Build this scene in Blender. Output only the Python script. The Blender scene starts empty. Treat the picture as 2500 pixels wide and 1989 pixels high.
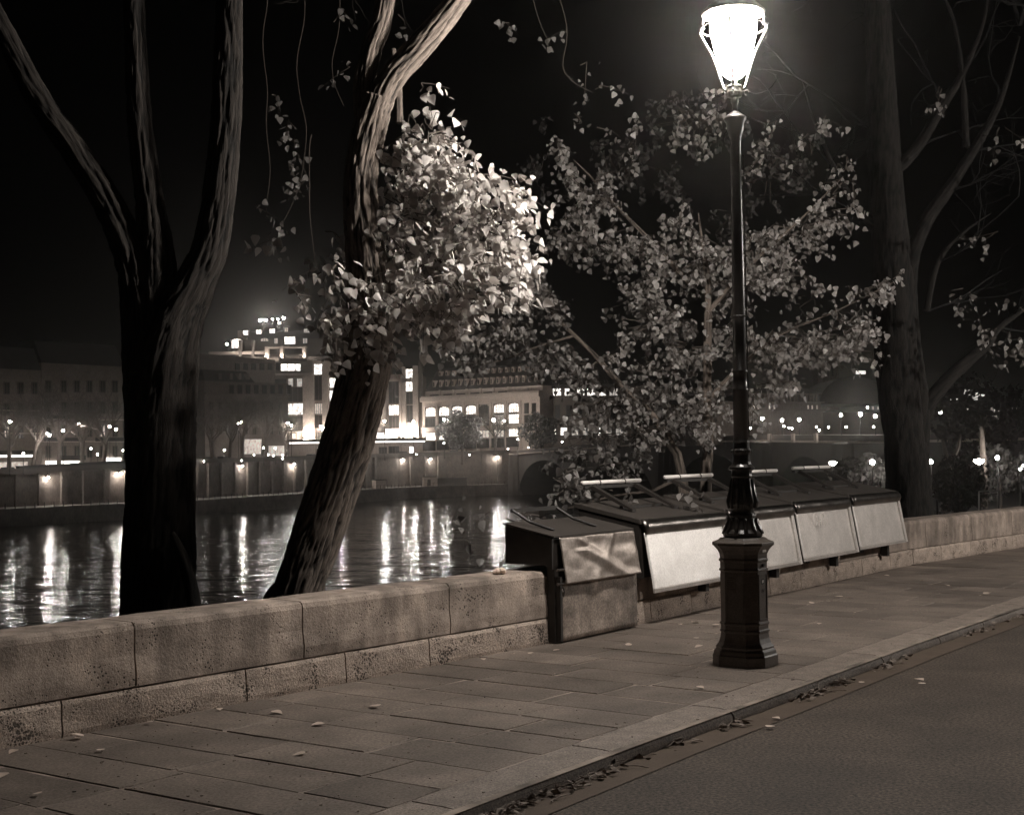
import bpy, math, random
import numpy as np
from mathutils import Vector, Matrix, Quaternion, noise
random.seed(7); rng = np.random.default_rng(7)
S = bpy.context.scene
COL = S.collection
R = math.radians
# ------------------------------------------------------------------ camera
F, HC, CX, CY = 3300.0, 1108.0, 1250.0, 994.5      # focal length and horizon in units of the 2500 px frame
PITCH, ROLL = math.atan((HC - CY) / F), R(.75)
CAM = Vector((0, 0, 1.6))
fw = Vector((0, math.cos(PITCH), math.sin(PITCH)))
u0 = Vector((0, -math.sin(PITCH), math.cos(PITCH)))
x0 = Vector((1, 0, 0))
RT = math.cos(ROLL) * x0 - math.sin(ROLL) * u0
UP = math.sin(ROLL) * x0 + math.cos(ROLL) * u0
cam = bpy.data.cameras.new('camera'); co = bpy.data.objects.new('camera', cam); COL.objects.link(co)
m = Matrix((RT, UP, -fw)).transposed().to_4x4(); m.translation = CAM; co.matrix_world = m
cam.sensor_width = 36; cam.sensor_fit = 'HORIZONTAL'; cam.lens = 36 * F / 2500
cam.clip_start = .1; cam.clip_end = 6000
S.camera = co
# ------------------------------------------------------------------ night sky, exposure
SKY_STRENGTH = .00008
w = bpy.data.worlds.new('World'); S.world = w; w.use_nodes = True
nt = w.node_tree; bg = nt.nodes['Background']
sk = nt.nodes.new('ShaderNodeTexSky'); sk.sky_type = 'NISHITA'; sk.sun_disc = False
sk.sun_elevation = R(1); sk.sun_rotation = R(200)
bwn = nt.nodes.new('ShaderNodeRGBToBW'); nt.links.new(sk.outputs[0], bwn.inputs[0])
nt.links.new(bwn.outputs[0], bg.inputs[0]); bg.inputs[1].default_value = SKY_STRENGTH
S.view_settings.view_transform = 'Standard'; S.view_settings.look = 'None'
S.view_settings.exposure = 0.0; S.view_settings.gamma = 1.0; S.view_settings.use_curve_mapping = False
S.render.engine = 'CYCLES'
cy = S.cycles
cy.max_bounces = 5; cy.diffuse_bounces = 2; cy.glossy_bounces = 3; cy.transmission_bounces = 3
cy.transparent_max_bounces = 8; cy.volume_bounces = 0; cy.sample_clamp_indirect = 3.0
cy.caustics_reflective = False; cy.caustics_refractive = False
cy.use_denoising = True
# lamp strengths (radiance of the glowing bodies)
L_STREET = 640.0
L_FAR = 520.0
HAZE_DENSITY = .00028

# ------------------------------------------------------------------ picture geometry
def ray(px, py): return fw * F + RT * float(px - CX) - UP * float(py - CY)
def gp(px, py, z=0.0):
    d = ray(px, py); return CAM + d * ((z - CAM.z) / d.z)
def at(px, py, Y):
    d = ray(px, py); return CAM + d * (Y / d.y)

# ------------------------------------------------------------------ mesh helpers
class MB:
    def __init__(s): s.v = []; s.f = []; s.uv = None
    def add(s, vs, fs):
        o = len(s.v); s.v += [tuple(v) for v in vs]; s.f += [tuple(i + o for i in f) for f in fs]
    def box(s, c, size, rz=0.0, M=None):
        hx, hy, hz = [k / 2 for k in size]; c = Vector(c)
        rot = M if M is not None else Matrix.Rotation(rz, 3, 'Z')
        vs = [c + rot @ Vector((x * hx, y * hy, z * hz)) for z in (-1, 1) for y in (-1, 1) for x in (-1, 1)]
        s.add(vs, [(0, 2, 3, 1), (4, 5, 7, 6), (0, 1, 5, 4), (2, 6, 7, 3), (0, 4, 6, 2), (1, 3, 7, 5)])
    def hexa(s, lo, hi):        # four low corners and four high corners, same winding
        s.add(list(lo) + list(hi), [(3, 2, 1, 0), (4, 5, 6, 7), (0, 1, 5, 4), (1, 2, 6, 5), (2, 3, 7, 6), (3, 0, 4, 7)])
    def slab(s, c4, z0, z1, b=.01):   # plan corners (ccw), bevelled top
        c = [Vector((p[0], p[1], 0)) for p in c4]; mid = sum(c, Vector()) / 4
        def inset(p, k):
            d = (mid - p); return p + d.normalized() * k * 1.4
        vs = [(p.x, p.y, z0) for p in c] + [(p.x, p.y, z1 - b) for p in c] + [(inset(p, b).x, inset(p, b).y, z1) for p in c]
        fs = [(8, 9, 10, 11)]
        for i in range(4):
            j = (i + 1) % 4; fs += [(i, j, j + 4, i + 4), (i + 4, j + 4, j + 8, i + 8)]
        s.add(vs, fs)
    def flag(s, c4, z0, z1, b, j=.0035, m=4):
        c = [Vector((p[0], p[1], 0)) for p in c4]; mid = sum(c, Vector()) / 4; L = []
        for i in range(4):
            a_, b_ = c[i], c[(i + 1) % 4]
            for k in range(m): L.append(a_.lerp(b_, (k + (random.uniform(-.2, .2) if k else .04)) / m) + Vector((random.uniform(-j, j), random.uniform(-j, j), 0)))
        n = len(L); vs = [(p.x, p.y, z0) for p in L] + [(p.x, p.y, z1 - b) for p in L]
        for p in L: q = p + (mid - p).normalized() * b * 1.3; vs.append((q.x, q.y, z1))
        fs = [tuple(range(2 * n, 3 * n))]
        for i in range(n): k = (i + 1) % n; fs += [(i, k, k + n, i + n), (i + n, k + n, k + 2 * n, i + 2 * n)]
        s.add(vs, fs)
    def tube(s, pts, rad, n=8, cap=True):
        pts = [Vector(p) for p in pts]
        if not hasattr(rad, '__len__'): rad = [rad] * len(pts)
        t = (pts[1] - pts[0]).normalized()
        a = t.orthogonal().normalized(); vs = []; fs = []
        for i, p in enumerate(pts):
            t2 = (pts[min(i + 1, len(pts) - 1)] - pts[max(i - 1, 0)])
            if t2.length > 1e-9: t2.normalize()
            else: t2 = t
            a = (a - t2 * a.dot(t2)); a = a.normalized() if a.length > 1e-6 else t2.orthogonal().normalized()
            b = t2.cross(a); t = t2
            for k in range(n):
                an = 2 * math.pi * k / n
                vs.append(p + (a * math.cos(an) + b * math.sin(an)) * rad[i])
        for i in range(len(pts) - 1):
            for k in range(n):
                k2 = (k + 1) % n; fs.append((i * n + k, i * n + k2, (i + 1) * n + k2, (i + 1) * n + k))
        if cap and n > 2: fs += [tuple(reversed(range(n))), tuple(range((len(pts) - 1) * n, len(pts) * n))]
        s.add(vs, fs)
    def lathe(s, c, prof, n=24, ph=0.0):
        c = Vector(c); vs = []; fs = []
        for r, z in prof:
            for k in range(n):
                an = ph + 2 * math.pi * k / n; vs.append(c + Vector((r * math.cos(an), r * math.sin(an), z)))
        for i in range(len(prof) - 1):
            for k in range(n):
                k2 = (k + 1) % n; fs.append((i * n + k, i * n + k2, (i + 1) * n + k2, (i + 1) * n + k))
        fs += [tuple(reversed(range(n))), tuple(range((len(prof) - 1) * n, len(prof) * n))]
        s.add(vs, fs)
    def rings(s, rings):   # list of closed loops with equal counts
        n = len(rings[0]); vs = [v for r in rings for v in r]; fs = []
        for i in range(len(rings) - 1):
            for k in range(n):
                k2 = (k + 1) % n; fs.append((i * n + k, i * n + k2, (i + 1) * n + k2, (i + 1) * n + k))
        fs += [tuple(reversed(range(n))), tuple(range((len(rings) - 1) * n, len(rings) * n))]
        s.add(vs, fs)
    def ball(s, c, r, seg=8, rings=5, sz=1.0):
        prof = [(max(r * math.sin(math.pi * i / rings), 1e-4), -r * sz * math.cos(math.pi * i / rings)) for i in range(rings + 1)]
        s.lathe(c, prof, seg)
    def build(s, name, mat, parent=None, smooth=False, bevel=None):
        me = bpy.data.meshes.new(name)
        off = wl(parent)
        vs = [(v[0] - off.x, v[1] - off.y, v[2] - off.z) for v in s.v] if parent is not None else s.v
        me.from_pydata(vs, [], s.f); me.materials.append(mat)
        if s.uv is not None:
            uvl = me.uv_layers.new(name='uv'); vi = np.empty(len(me.loops), np.int32); me.loops.foreach_get('vertex_index', vi)
            uvl.data.foreach_set('uv', np.array(s.uv, np.float32)[vi].ravel())
        if getattr(s, 'fur', None):
            at_ = me.attributes.new('furrow', 'FLOAT', 'POINT'); at_.data.foreach_set('value', np.array(s.fur, np.float32))
        if smooth: me.polygons.foreach_set('use_smooth', [True] * len(me.polygons))
        me.update()
        o = bpy.data.objects.new(name, me); COL.objects.link(o)
        if parent is not None: o.parent = parent
        if bevel:
            b = o.modifiers.new('bevel', 'BEVEL'); b.width = bevel; b.segments = 2; b.limit_method = 'ANGLE'
        return o
def wl(o):
    v = Vector()
    while o is not None: v += o.location; o = o.parent
    return v
def tag(o, label=None, cat=None, group=None, kind=None):
    if label: o['label'] = label
    if cat: o['category'] = cat
    if group: o['group'] = group
    if kind: o['kind'] = kind
    return o
def thing(name, label, cat, loc, group=None):
    o = bpy.data.objects.new(name, None); COL.objects.link(o); o.location = loc; o.empty_display_size = .2
    return tag(o, label, cat, group)
def inst(name, me, parent, M):
    o = bpy.data.objects.new(name, me); COL.objects.link(o); o.parent = parent; o.matrix_local = M; return o
def copy_tree(o, parent=None):
    c = o.copy(); COL.objects.link(c); c.parent = parent
    for ch in list(o.children): copy_tree(ch, c)
    return c

# ------------------------------------------------------------------ materials (one warm-grey film tone)
def tone(v, k=1.0): return (v * (1 + .20 * k), v * (1 - .05 * k), v * (1 - .22 * k), 1)
def mat(name, v, v2=None, scale=6.0, rough=.8, metal=0.0, bump=0.0, bscale=None, bdist=.01, detail=6, vary=0.0,
        pits=0.0, pscale=60, stretch=(1, 1, 1), uv=False, spec=.5, streak=0.0, grain=0.0, gscale=120, cavity=False, patch=0.0, warm=1.0):
    M = bpy.data.materials.new(name); M.use_nodes = True; N = M.node_tree; L = N.links
    p = N.nodes['Principled BSDF']; p.inputs['Roughness'].default_value = rough; p.inputs['Metallic'].default_value = metal
    p.inputs['Specular IOR Level'].default_value = spec
    tc = N.nodes.new('ShaderNodeTexCoord'); mp = N.nodes.new('ShaderNodeMapping'); mp.inputs['Scale'].default_value = stretch
    L.new(tc.outputs['UV' if uv else 'Object'], mp.inputs[0])
    no = N.nodes.new('ShaderNodeTexNoise'); no.inputs['Scale'].default_value = scale; no.inputs['Detail'].default_value = detail
    no.inputs['Roughness'].default_value = .62
    L.new(mp.outputs[0], no.inputs[0])
    rp = N.nodes.new('ShaderNodeValToRGB'); e = rp.color_ramp.elements
    e[0].position = .3; e[1].position = .7; e[0].color = tone(v2 if v2 is not None else v, warm * .88); e[1].color = tone(v, warm * .88)
    L.new(no.outputs[0], rp.inputs[0]); col = rp.outputs[0]
    def mul(colsock, fac_sock=None, val=None, dark=.3):
        mx = N.nodes.new('ShaderNodeMix'); mx.data_type = 'RGBA'; mx.blend_type = 'MULTIPLY'
        mx.inputs[0].default_value = 1.0; L.new(colsock, mx.inputs[6])
        if fac_sock is not None: L.new(fac_sock, mx.inputs[7])
        return mx.outputs[2]
    if vary:
        oi = N.nodes.new('ShaderNodeObjectInfo'); mr = N.nodes.new('ShaderNodeMapRange')
        mr.inputs[3].default_value = 1 - vary; mr.inputs[4].default_value = 1 + vary
        L.new(oi.outputs['Random'], mr.inputs[0]); col = mul(col, mr.outputs[0])
    if streak:
        m2 = N.nodes.new('ShaderNodeMapping'); m2.inputs['Scale'].default_value = (1, 1, .22); L.new(tc.outputs['Object'], m2.inputs[0])
        n2 = N.nodes.new('ShaderNodeTexNoise'); n2.inputs['Scale'].default_value = 6.5; n2.inputs['Detail'].default_value = 5; L.new(m2.outputs[0], n2.inputs[0])
        mr = N.nodes.new('ShaderNodeMapRange'); mr.inputs[1].default_value = .35; mr.inputs[2].default_value = .65
        mr.inputs[3].default_value = 1 - streak; mr.inputs[4].default_value = 1.0; L.new(n2.outputs[0], mr.inputs[0]); col = mul(col, mr.outputs[0])
    if grain:
        gn = N.nodes.new('ShaderNodeTexNoise'); gn.inputs['Scale'].default_value = gscale; gn.inputs['Detail'].default_value = 3; gn.inputs['Roughness'].default_value = .7
        L.new(mp.outputs[0], gn.inputs[0]); mr = N.nodes.new('ShaderNodeMapRange'); mr.inputs[1].default_value = .38; mr.inputs[2].default_value = .62
        mr.inputs[3].default_value = 1 - grain; mr.inputs[4].default_value = 1 + grain; L.new(gn.outputs[0], mr.inputs[0]); col = mul(col, mr.outputs[0])
    if patch:
        gn = N.nodes.new('ShaderNodeTexNoise'); gn.inputs['Scale'].default_value = 1.1; gn.inputs['Detail'].default_value = 4; gn.inputs['Distortion'].default_value = .6
        L.new(tc.outputs['Object'], gn.inputs[0]); mr = N.nodes.new('ShaderNodeMapRange'); mr.inputs[1].default_value = .38; mr.inputs[2].default_value = .62
        mr.inputs[3].default_value = 1 - patch; mr.inputs[4].default_value = 1 + patch * .4; L.new(gn.outputs[0], mr.inputs[0]); col = mul(col, mr.outputs[0])
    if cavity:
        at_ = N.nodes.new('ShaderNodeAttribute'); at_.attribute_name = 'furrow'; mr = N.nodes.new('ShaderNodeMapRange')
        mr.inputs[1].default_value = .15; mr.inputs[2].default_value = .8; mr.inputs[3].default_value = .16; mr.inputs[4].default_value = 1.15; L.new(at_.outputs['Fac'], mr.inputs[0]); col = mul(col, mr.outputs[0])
    hgt = None
    if pits:
        vo = N.nodes.new('ShaderNodeTexVoronoi'); vo.inputs['Scale'].default_value = pscale; L.new(mp.outputs[0], vo.inputs[0])
        n3 = N.nodes.new('ShaderNodeTexNoise'); n3.inputs['Scale'].default_value = 5; L.new(mp.outputs[0], n3.inputs[0])
        thr = N.nodes.new('ShaderNodeMapRange'); thr.inputs[1].default_value = .42; thr.inputs[2].default_value = .72
        thr.inputs[3].default_value = 0; thr.inputs[4].default_value = .36 * pits; L.new(n3.outputs[0], thr.inputs[0])
        lt = N.nodes.new('ShaderNodeMath'); lt.operation = 'SUBTRACT'; L.new(vo.outputs[0], lt.inputs[0]); L.new(thr.outputs[0], lt.inputs[1])
        st = N.nodes.new('ShaderNodeMapRange'); st.inputs[1].default_value = -.04; st.inputs[2].default_value = .05
        st.inputs[3].default_value = 0; st.inputs[4].default_value = 1; L.new(lt.outputs[0], st.inputs[0]); hgt = st.outputs[0]
        c2 = N.nodes.new('ShaderNodeMapRange'); c2.inputs[3].default_value = .25; c2.inputs[4].default_value = 1; L.new(hgt, c2.inputs[0])
        col = mul(col, c2.outputs[0])
    L.new(col, p.inputs['Base Color'])
    if bump:
        bn = N.nodes.new('ShaderNodeTexNoise'); bn.inputs['Scale'].default_value = bscale or scale * 4; bn.inputs['Detail'].default_value = 8
        bn.inputs['Roughness'].default_value = .7; L.new(mp.outputs[0], bn.inputs[0])
        b = N.nodes.new('ShaderNodeBump'); b.inputs['Strength'].default_value = bump; b.inputs['Distance'].default_value = bdist
        L.new(bn.outputs[0], b.inputs['Height'])
        if hgt is not None:
            b2 = N.nodes.new('ShaderNodeBump'); b2.inputs['Strength'].default_value = .9; b2.inputs['Distance'].default_value = .012
            L.new(hgt, b2.inputs['Height']); L.new(b.outputs[0], b2.inputs['Normal']); b = b2
        L.new(b.outputs[0], p.inputs['Normal'])
    return M
def emit(name, strength, warm=.5, base=.5, pattern=None):
    M = bpy.data.materials.new(name); M.use_nodes = True; N = M.node_tree; p = N.nodes['Principled BSDF']
    p.inputs['Base Color'].default_value = tone(base); p.inputs['Emission Color'].default_value = (1, 1 - .11 * warm, 1 - .24 * warm, 1)
    p.inputs['Emission Strength'].default_value = strength
    if pattern:
        tc = N.nodes.new('ShaderNodeTexCoord'); no = N.nodes.new('ShaderNodeTexNoise'); no.inputs['Scale'].default_value = pattern
        mr = N.nodes.new('ShaderNodeMapRange'); mr.inputs[1].default_value = .3; mr.inputs[2].default_value = .6
        mr.inputs[3].default_value = strength * .25; mr.inputs[4].default_value = strength * 1.2
        N.links.new(tc.outputs['Object'], no.inputs[0]); N.links.new(no.outputs[0], mr.inputs[0]); N.links.new(mr.outputs[0], p.inputs['Emission Strength'])
    return M
M_flag = mat('flagstone', .18, .125, 3, .75, bump=.6, bscale=90, bdist=.004, vary=.2, spec=.35, grain=.3, gscale=60, patch=.25)
M_joint = mat('joint mortar', .40, .05, 2.2, .95, bump=.8, bscale=60, bdist=.006, detail=3)
M_kerb = mat('granite kerb', .25, .15, 8, .7, bump=.9, bscale=80, bdist=.008, vary=.1, grain=.35, gscale=75)
M_road = mat('asphalt', .066, .048, warm=1.5, scale=2, rough=.85, bump=.9, bscale=160, bdist=.006, detail=3, grain=.75, gscale=52, patch=.2)
M_gutter = mat('gutter cement', .09, .07, 5, .85, warm=1.4, spec=.2, grain=.15, bump=.3, bscale=120, bdist=.002)
M_cope = mat('coping limestone', .48, .24, 4, .9, bump=.8, bscale=45, bdist=.01, vary=.07, pits=.95, pscale=42, streak=.42, grain=.2, gscale=110, patch=.3)
M_plinth = mat('pitted limestone', .50, .30, 8, .95, bump=1.0, bscale=55, bdist=.02, vary=.08, pits=1.5, pscale=52, grain=.3, gscale=90)
M_iron = mat('painted cast iron', .022, .014, 20, .33, bump=.15, bscale=60, bdist=.002, spec=.75)
M_ped = mat('light-raised iron paint', .10, .06, 14, .42, bump=.25, bscale=50, bdist=.003, grain=.2, gscale=90)  # lightened: light on the street-side face is put into the colour
M_iron2 = mat('dull painted iron', .02, .012, 12, .5, bump=.2, bscale=60)
M_paint = mat('dark green box paint', .025, .015, 10, .6, bump=.25, bscale=40, bdist=.003)
M_roof = mat('felted lid', .042, .03, 4, grain=.2, rough=.75, bump=.4, bscale=160, bdist=.002)
M_zinc = mat('galvanised sheet', warm=.35, v=.66, v2=.50, scale=5, rough=.46, metal=.4, bump=.06, bscale=9, bdist=.01, streak=.06, grain=.12, gscale=60, patch=.1)
M_zinc_glare = mat('galvanised sheet with lamp glare', .97, .84, 5, .46, warm=.2, metal=.35, bump=.04, bscale=9, bdist=.01, grain=.1, gscale=60)  # lamp glare put into the colour of one box's front flap
M_zinc2 = mat('polished zinc roll', .22, .12, 6, .30, warm=.4, metal=1.0, bump=.25, bscale=6, bdist=.02)
M_alu = mat('dented aluminium', .34, .22, 6, .46, warm=.7, grain=.15, gscale=40, metal=.85, bump=.2, bscale=5, bdist=.02)
M_scruff = mat('scuffed panel', .42, .10, 5, .8, bump=.5, bscale=30, bdist=.004, grain=.3, gscale=60, detail=9, patch=.35)
M_tube = mat('white tube', .95, .85, 10, .4, warm=.3)
M_paper = mat('paper', .75, .65, 8, .8, bump=.6, bscale=20, bdist=.02)
M_sticker = mat('sticker', .10, .06, 30, .7)
M_ink = mat('ink', .03, .02, 10, .7)
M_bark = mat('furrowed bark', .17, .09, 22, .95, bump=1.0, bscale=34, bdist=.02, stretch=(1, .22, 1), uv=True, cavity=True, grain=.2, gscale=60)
M_bark_shaded = mat('shaded furrowed bark', .032, .014, 22, .95, bump=1.0, bscale=34, bdist=.02, stretch=(1, .22, 1), uv=True, cavity=True)  # shade on the left tree put into the bark colour
M_bark_shaded2 = mat('deeply shaded bark', .014, .008, 22, .95, bump=1.0, bscale=34, bdist=.02, stretch=(1, .22, 1), uv=True, cavity=True)  # deeper shade on the right tree put into the bark colour
M_twig = mat('twig', .08, .05, 20, .9)
M_dry = mat('dry leaf', .6, .4, 30, .8)
M_soil = mat('dark ground', .04, .025, 2, .95)
M_litter = mat('gutter litter', .26, .10, 30, .9)
M_fstone = mat('far limestone', .5, .38, .35, .9, streak=.25)
M_fgrey = mat('far grey render', .17, .12, .3, .9, streak=.3)
M_house = mat('house render', .25, .18, .3, .9, streak=.25)
M_fdark = mat('far dark stone', .08, .05, .3, .9)
M_slate = mat('slate roof', .03, .02, .8, .6)
M_fquay = mat('embankment stone', .17, .08, .5, .9, streak=.4)
M_fwin = mat('dark far window', .02, .015, 1, .3)
M_fbark = mat('far bark', .14, .08, 3, .9)
M_ffol = mat('far foliage', .05, .03, 1, .9)
M_awn = mat('dark awning', .03, .02, 1, .8)
M_car = mat('dark car paint', .03, .02, 1, .3)
M_lit = emit('lit window', 2.0, .5, .6, pattern=1.2)
M_litdim = emit('dim lit window', .45, .6, .5, pattern=1.5)
M_shop = emit('lit shop front', 4.0, .4, .6, pattern=.8)
M_globe = emit('street lamp globe', L_STREET, .6)
M_globe2 = emit('brighter street lamp globe', L_STREET * 1.9, .6)
M_pt = emit('distant lamp', L_FAR, .5)
M_ptb = emit('distant bright lamp', 1500.0, .5)
M_pt2 = emit('small distant lamp', 60.0, .5)
M_star = emit('strong distant lamp', 450.0, .5)
M_strip = emit('lit canopy edge', 3.5, .4)
# leaves: thin, a little light passes through
def leafmat(name, v, v2):
    M = bpy.data.materials.new(name); M.use_nodes = True; N = M.node_tree; L = N.links
    for n in list(N.nodes): N.nodes.remove(n)
    out = N.nodes.new('ShaderNodeOutputMaterial'); p = N.nodes.new('ShaderNodeBsdfPrincipled'); tr = N.nodes.new('ShaderNodeBsdfTranslucent'); mx = N.nodes.new('ShaderNodeMixShader')
    ge = N.nodes.new('ShaderNodeNewGeometry'); oi = N.nodes.new('ShaderNodeObjectInfo'); ad = N.nodes.new('ShaderNodeMath'); ad.operation = 'ADD'
    L.new(ge.outputs['Random Per Island'], ad.inputs[0]); L.new(oi.outputs['Random'], ad.inputs[1])
    fr = N.nodes.new('ShaderNodeMath'); fr.operation = 'FRACT'; L.new(ad.outputs[0], fr.inputs[0])
    rp = N.nodes.new('ShaderNodeValToRGB'); rp.color_ramp.elements[0].color = tone(v2, .5); rp.color_ramp.elements[1].color = tone(v, .25); L.new(fr.outputs[0], rp.inputs[0])
    L.new(rp.outputs[0], p.inputs['Base Color']); L.new(rp.outputs[0], tr.inputs[0]); p.inputs['Roughness'].default_value = .42
    p.inputs['Specular IOR Level'].default_value = .6
    mx.inputs[0].default_value = .45; L.new(p.outputs[0], mx.inputs[1]); L.new(tr.outputs[0], mx.inputs[2]); L.new(mx.outputs[0], out.inputs[0])
    return M
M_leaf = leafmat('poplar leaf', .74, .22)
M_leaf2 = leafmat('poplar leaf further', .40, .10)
M_leaf3 = leafmat('shade darkened leaf', .15, .04)  # weaker lamp light on the upper leaves put into their colour
# river
M_water = bpy.data.materials.new('river water'); M_water.use_nodes = True
N = M_water.node_tree; p = N.nodes['Principled BSDF']; p.inputs['Base Color'].default_value = (.006, .006, .006, 1)
p.inputs['Roughness'].default_value = .09; p.inputs['IOR'].default_value = 1.33; p.inputs['Specular IOR Level'].default_value = .6
tc = N.nodes.new('ShaderNodeTexCoord'); mp = N.nodes.new('ShaderNodeMapping'); mp.inputs['Rotation'].default_value = (0, 0, R(12)); mp.inputs['Scale'].default_value = (.42, 1, 1)
prev = None
for sc_, det, dist in ((.16, 2.0, .50), (.9, 3.0, .11)):
    n1 = N.nodes.new('ShaderNodeTexNoise'); n1.inputs['Scale'].default_value = sc_; n1.inputs['Detail'].default_value = det; n1.inputs['Roughness'].default_value = .55; n1.inputs['Distortion'].default_value = .4
    bp = N.nodes.new('ShaderNodeBump'); bp.inputs['Strength'].default_value = 1.0; bp.inputs['Distance'].default_value = dist
    N.links.new(mp.outputs[0], n1.inputs[0]); N.links.new(n1.outputs[0], bp.inputs['Height'])
    if prev: N.links.new(prev.outputs[0], bp.inputs['Normal'])
    prev = bp
N.links.new(tc.outputs['Object'], mp.inputs[0]); N.links.new(prev.outputs[0], p.inputs['Normal'])

# ------------------------------------------------------------------ plan of the near quay
def V2(a): return Vector((a[0], a[1]))
ZR = -.078                                                    # road level, pavement is 0
KERB = [V2(q) for q in [(-8.3, -5.0), (-2.0, 3.6), (-.62, 5.6), (.05, 6.59), (.78, 7.64), (1.69, 8.9), (3.27, 11.14), (4.06, 12.22), (5.13, 13.67), (8.6, 18.1), (14.2, 24.6), (24, 35), (46, 57)]]
WALL = [V2(q) for q in [(-12.6, -4.4), (-2.87, 7.58), (.26, 11.45), (5.4, 18.63), (8.23, 21.87), (12.5, 26.6), (22, 37), (40, 56)]]
WH, WT = .61, .44                                            # height and thickness of the parapet
def plen(P): return [0] + list(np.cumsum([(b - a).length for a, b in zip(P, P[1:])]))
def pat(P, s):
    L = plen(P)
    for i in range(len(P) - 1):
        if s <= L[i + 1] or i == len(P) - 2:
            t = (s - L[i]) / (L[i + 1] - L[i]); return P[i].lerp(P[i + 1], t), (P[i + 1] - P[i]).normalized()
def left(d): return Vector((-d.y, d.x))
def off(P, k):                                               # offset polyline to its left (towards the river)
    out = []
    for i, p_ in enumerate(P):
        ds = []
        if i > 0: ds.append((P[i] - P[i - 1]).normalized())
        if i < len(P) - 1: ds.append((P[i + 1] - P[i]).normalized())
        d = sum(ds, Vector((0, 0))).normalized(); out.append(p_ + left(d) * k)
    return out
def hitline(P, o, d):                                        # where a plan ray meets a polyline: (distance on ray, length on polyline)
    L = plen(P); best = None
    for i in range(len(P) - 1):
        a, b = P[i], P[i + 1]; e = b - a; den = d.x * e.y - d.y * e.x
        if abs(den) < 1e-9: continue
        t = ((a.x - o.x) * e.y - (a.y - o.y) * e.x) / den; u = ((a.x - o.x) * d.y - (a.y - o.y) * d.x) / den
        if t > 0 and -1e-6 <= u <= 1 + 1e-6 and (best is None or t < best[0]): best = (t, L[i] + u * e.length)
    return best
def strip(mb, A, B, za, zb):
    vs = [(a.x, a.y, za) for a in A] + [(b.x, b.y, zb) for b in B]; n = len(A)
    mb.add(vs, [(i, i + 1, n + i + 1, n + i) for i in range(n - 1)])

# road
RO = off(KERB, -14)
mb = MB(); strip(mb, RO, off(KERB, -.21), ZR, ZR); road = tag(mb.build('road', M_road), kind='structure')
mb = MB(); strip(mb, off(KERB, -.22), KERB, ZR + .005, ZR + .006)
tag(mb.build('gutter', M_gutter), kind='structure')
# far pavement and kerb of the other side of the road
mb = MB(); A = off(KERB, -5.0); B = off(KERB, -24)
strip(mb, B, A, -.02, -.02); strip(mb, A, A, -.02, ZR); tag(mb.build('opposite_pavement', M_flag), kind='structure')
# mortar bed of the pavement
mb = MB(); strip(mb, KERB, off(WALL, .2) if len(WALL) == len(KERB) else [pat(WALL, plen(WALL)[-1] * i / (len(KERB) - 1))[0] for i in range(len(KERB))], -.005, -.005)
pave = tag(mb.build('pavement', M_joint), kind='structure')
# flagstones in rows across the pavement
KI = off(KERB, .31)
Lk = plen(KI)[-1]; s = plen(KI)[2] - 1.2; cnt = 0
row = 0
while s < Lk and cnt < 296:
    wd = random.uniform(.39, .47)
    a, da = pat(KI, s); b, db = pat(KI, s + wd)
    na, nb = left(da), left(db)
    ha, hb = hitline(WALL, a, na), hitline(WALL, b, nb)
    if ha and hb:
        la, lb = ha[0], hb[0]; t = random.uniform(-.6, 0) * .35 + 0
        cuts = [0.0]; pos = random.uniform(.35, 1.0)
        while pos < la - .25: cuts.append(pos); pos += random.uniform(.55, 1.15)
        cuts.append(la)
        g = .005 + .006 * random.random()
        for c0, c1 in zip(cuts, cuts[1:]):
            k0, k1 = c0 / la, c1 / la
            q = [a + na * (la * k0 + g) + da * g, b + nb * (lb * k0 + g) - db * g, b + nb * (lb * k1 - g) - db * g, a + na * (la * k1 - g) + da * g]
            q = [v + Vector((random.uniform(-1, 1), random.uniform(-1, 1))) * .004 for v in q]
            ctr = sum(q, Vector((0, 0))) / 4
            if ctr.y < 4.5: continue
            mb = MB(); mb.flag([q[3], q[2], q[1], q[0]], -.03, random.uniform(-.003, .003), random.choice((.003, .005, .008)))
            mb.f = [tuple(reversed(f)) for f in mb.f]
            mb.build('flagstone', M_flag, pave); cnt += 1
    s += wd; row += 1
# remaining flags in the distance, joined
mb = MB()
while s < Lk - .5:
    wd = .43; a, da = pat(KI, s); b, db = pat(KI, s + wd); na, nb = left(da), left(db); ha, hb = hitline(WALL, a, na), hitline(WALL, b, nb)
    if ha and hb:
        nn = max(2, int(ha[0] / .9)); ph = random.uniform(0, .5)
        for i in range(nn + 1):
            k0, k1 = max(0, (i - ph) / nn), min(1, (i + 1 - ph) / nn)
            if k1 - k0 < .03: continue
            g = .006
            q = [a + na * (ha[0] * k0 + g) + da * g, b + nb * (hb[0] * k0 + g) - db * g, b + nb * (hb[0] * k1 - g) - db * g, a + na * (ha[0] * k1 - g) + da * g]
            mb.slab(q, -.03, random.uniform(-.003, .003), .005)
    s += wd
if mb.v: tag(mb.build('far_flagstones', M_flag, pave), kind='stuff')
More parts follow.
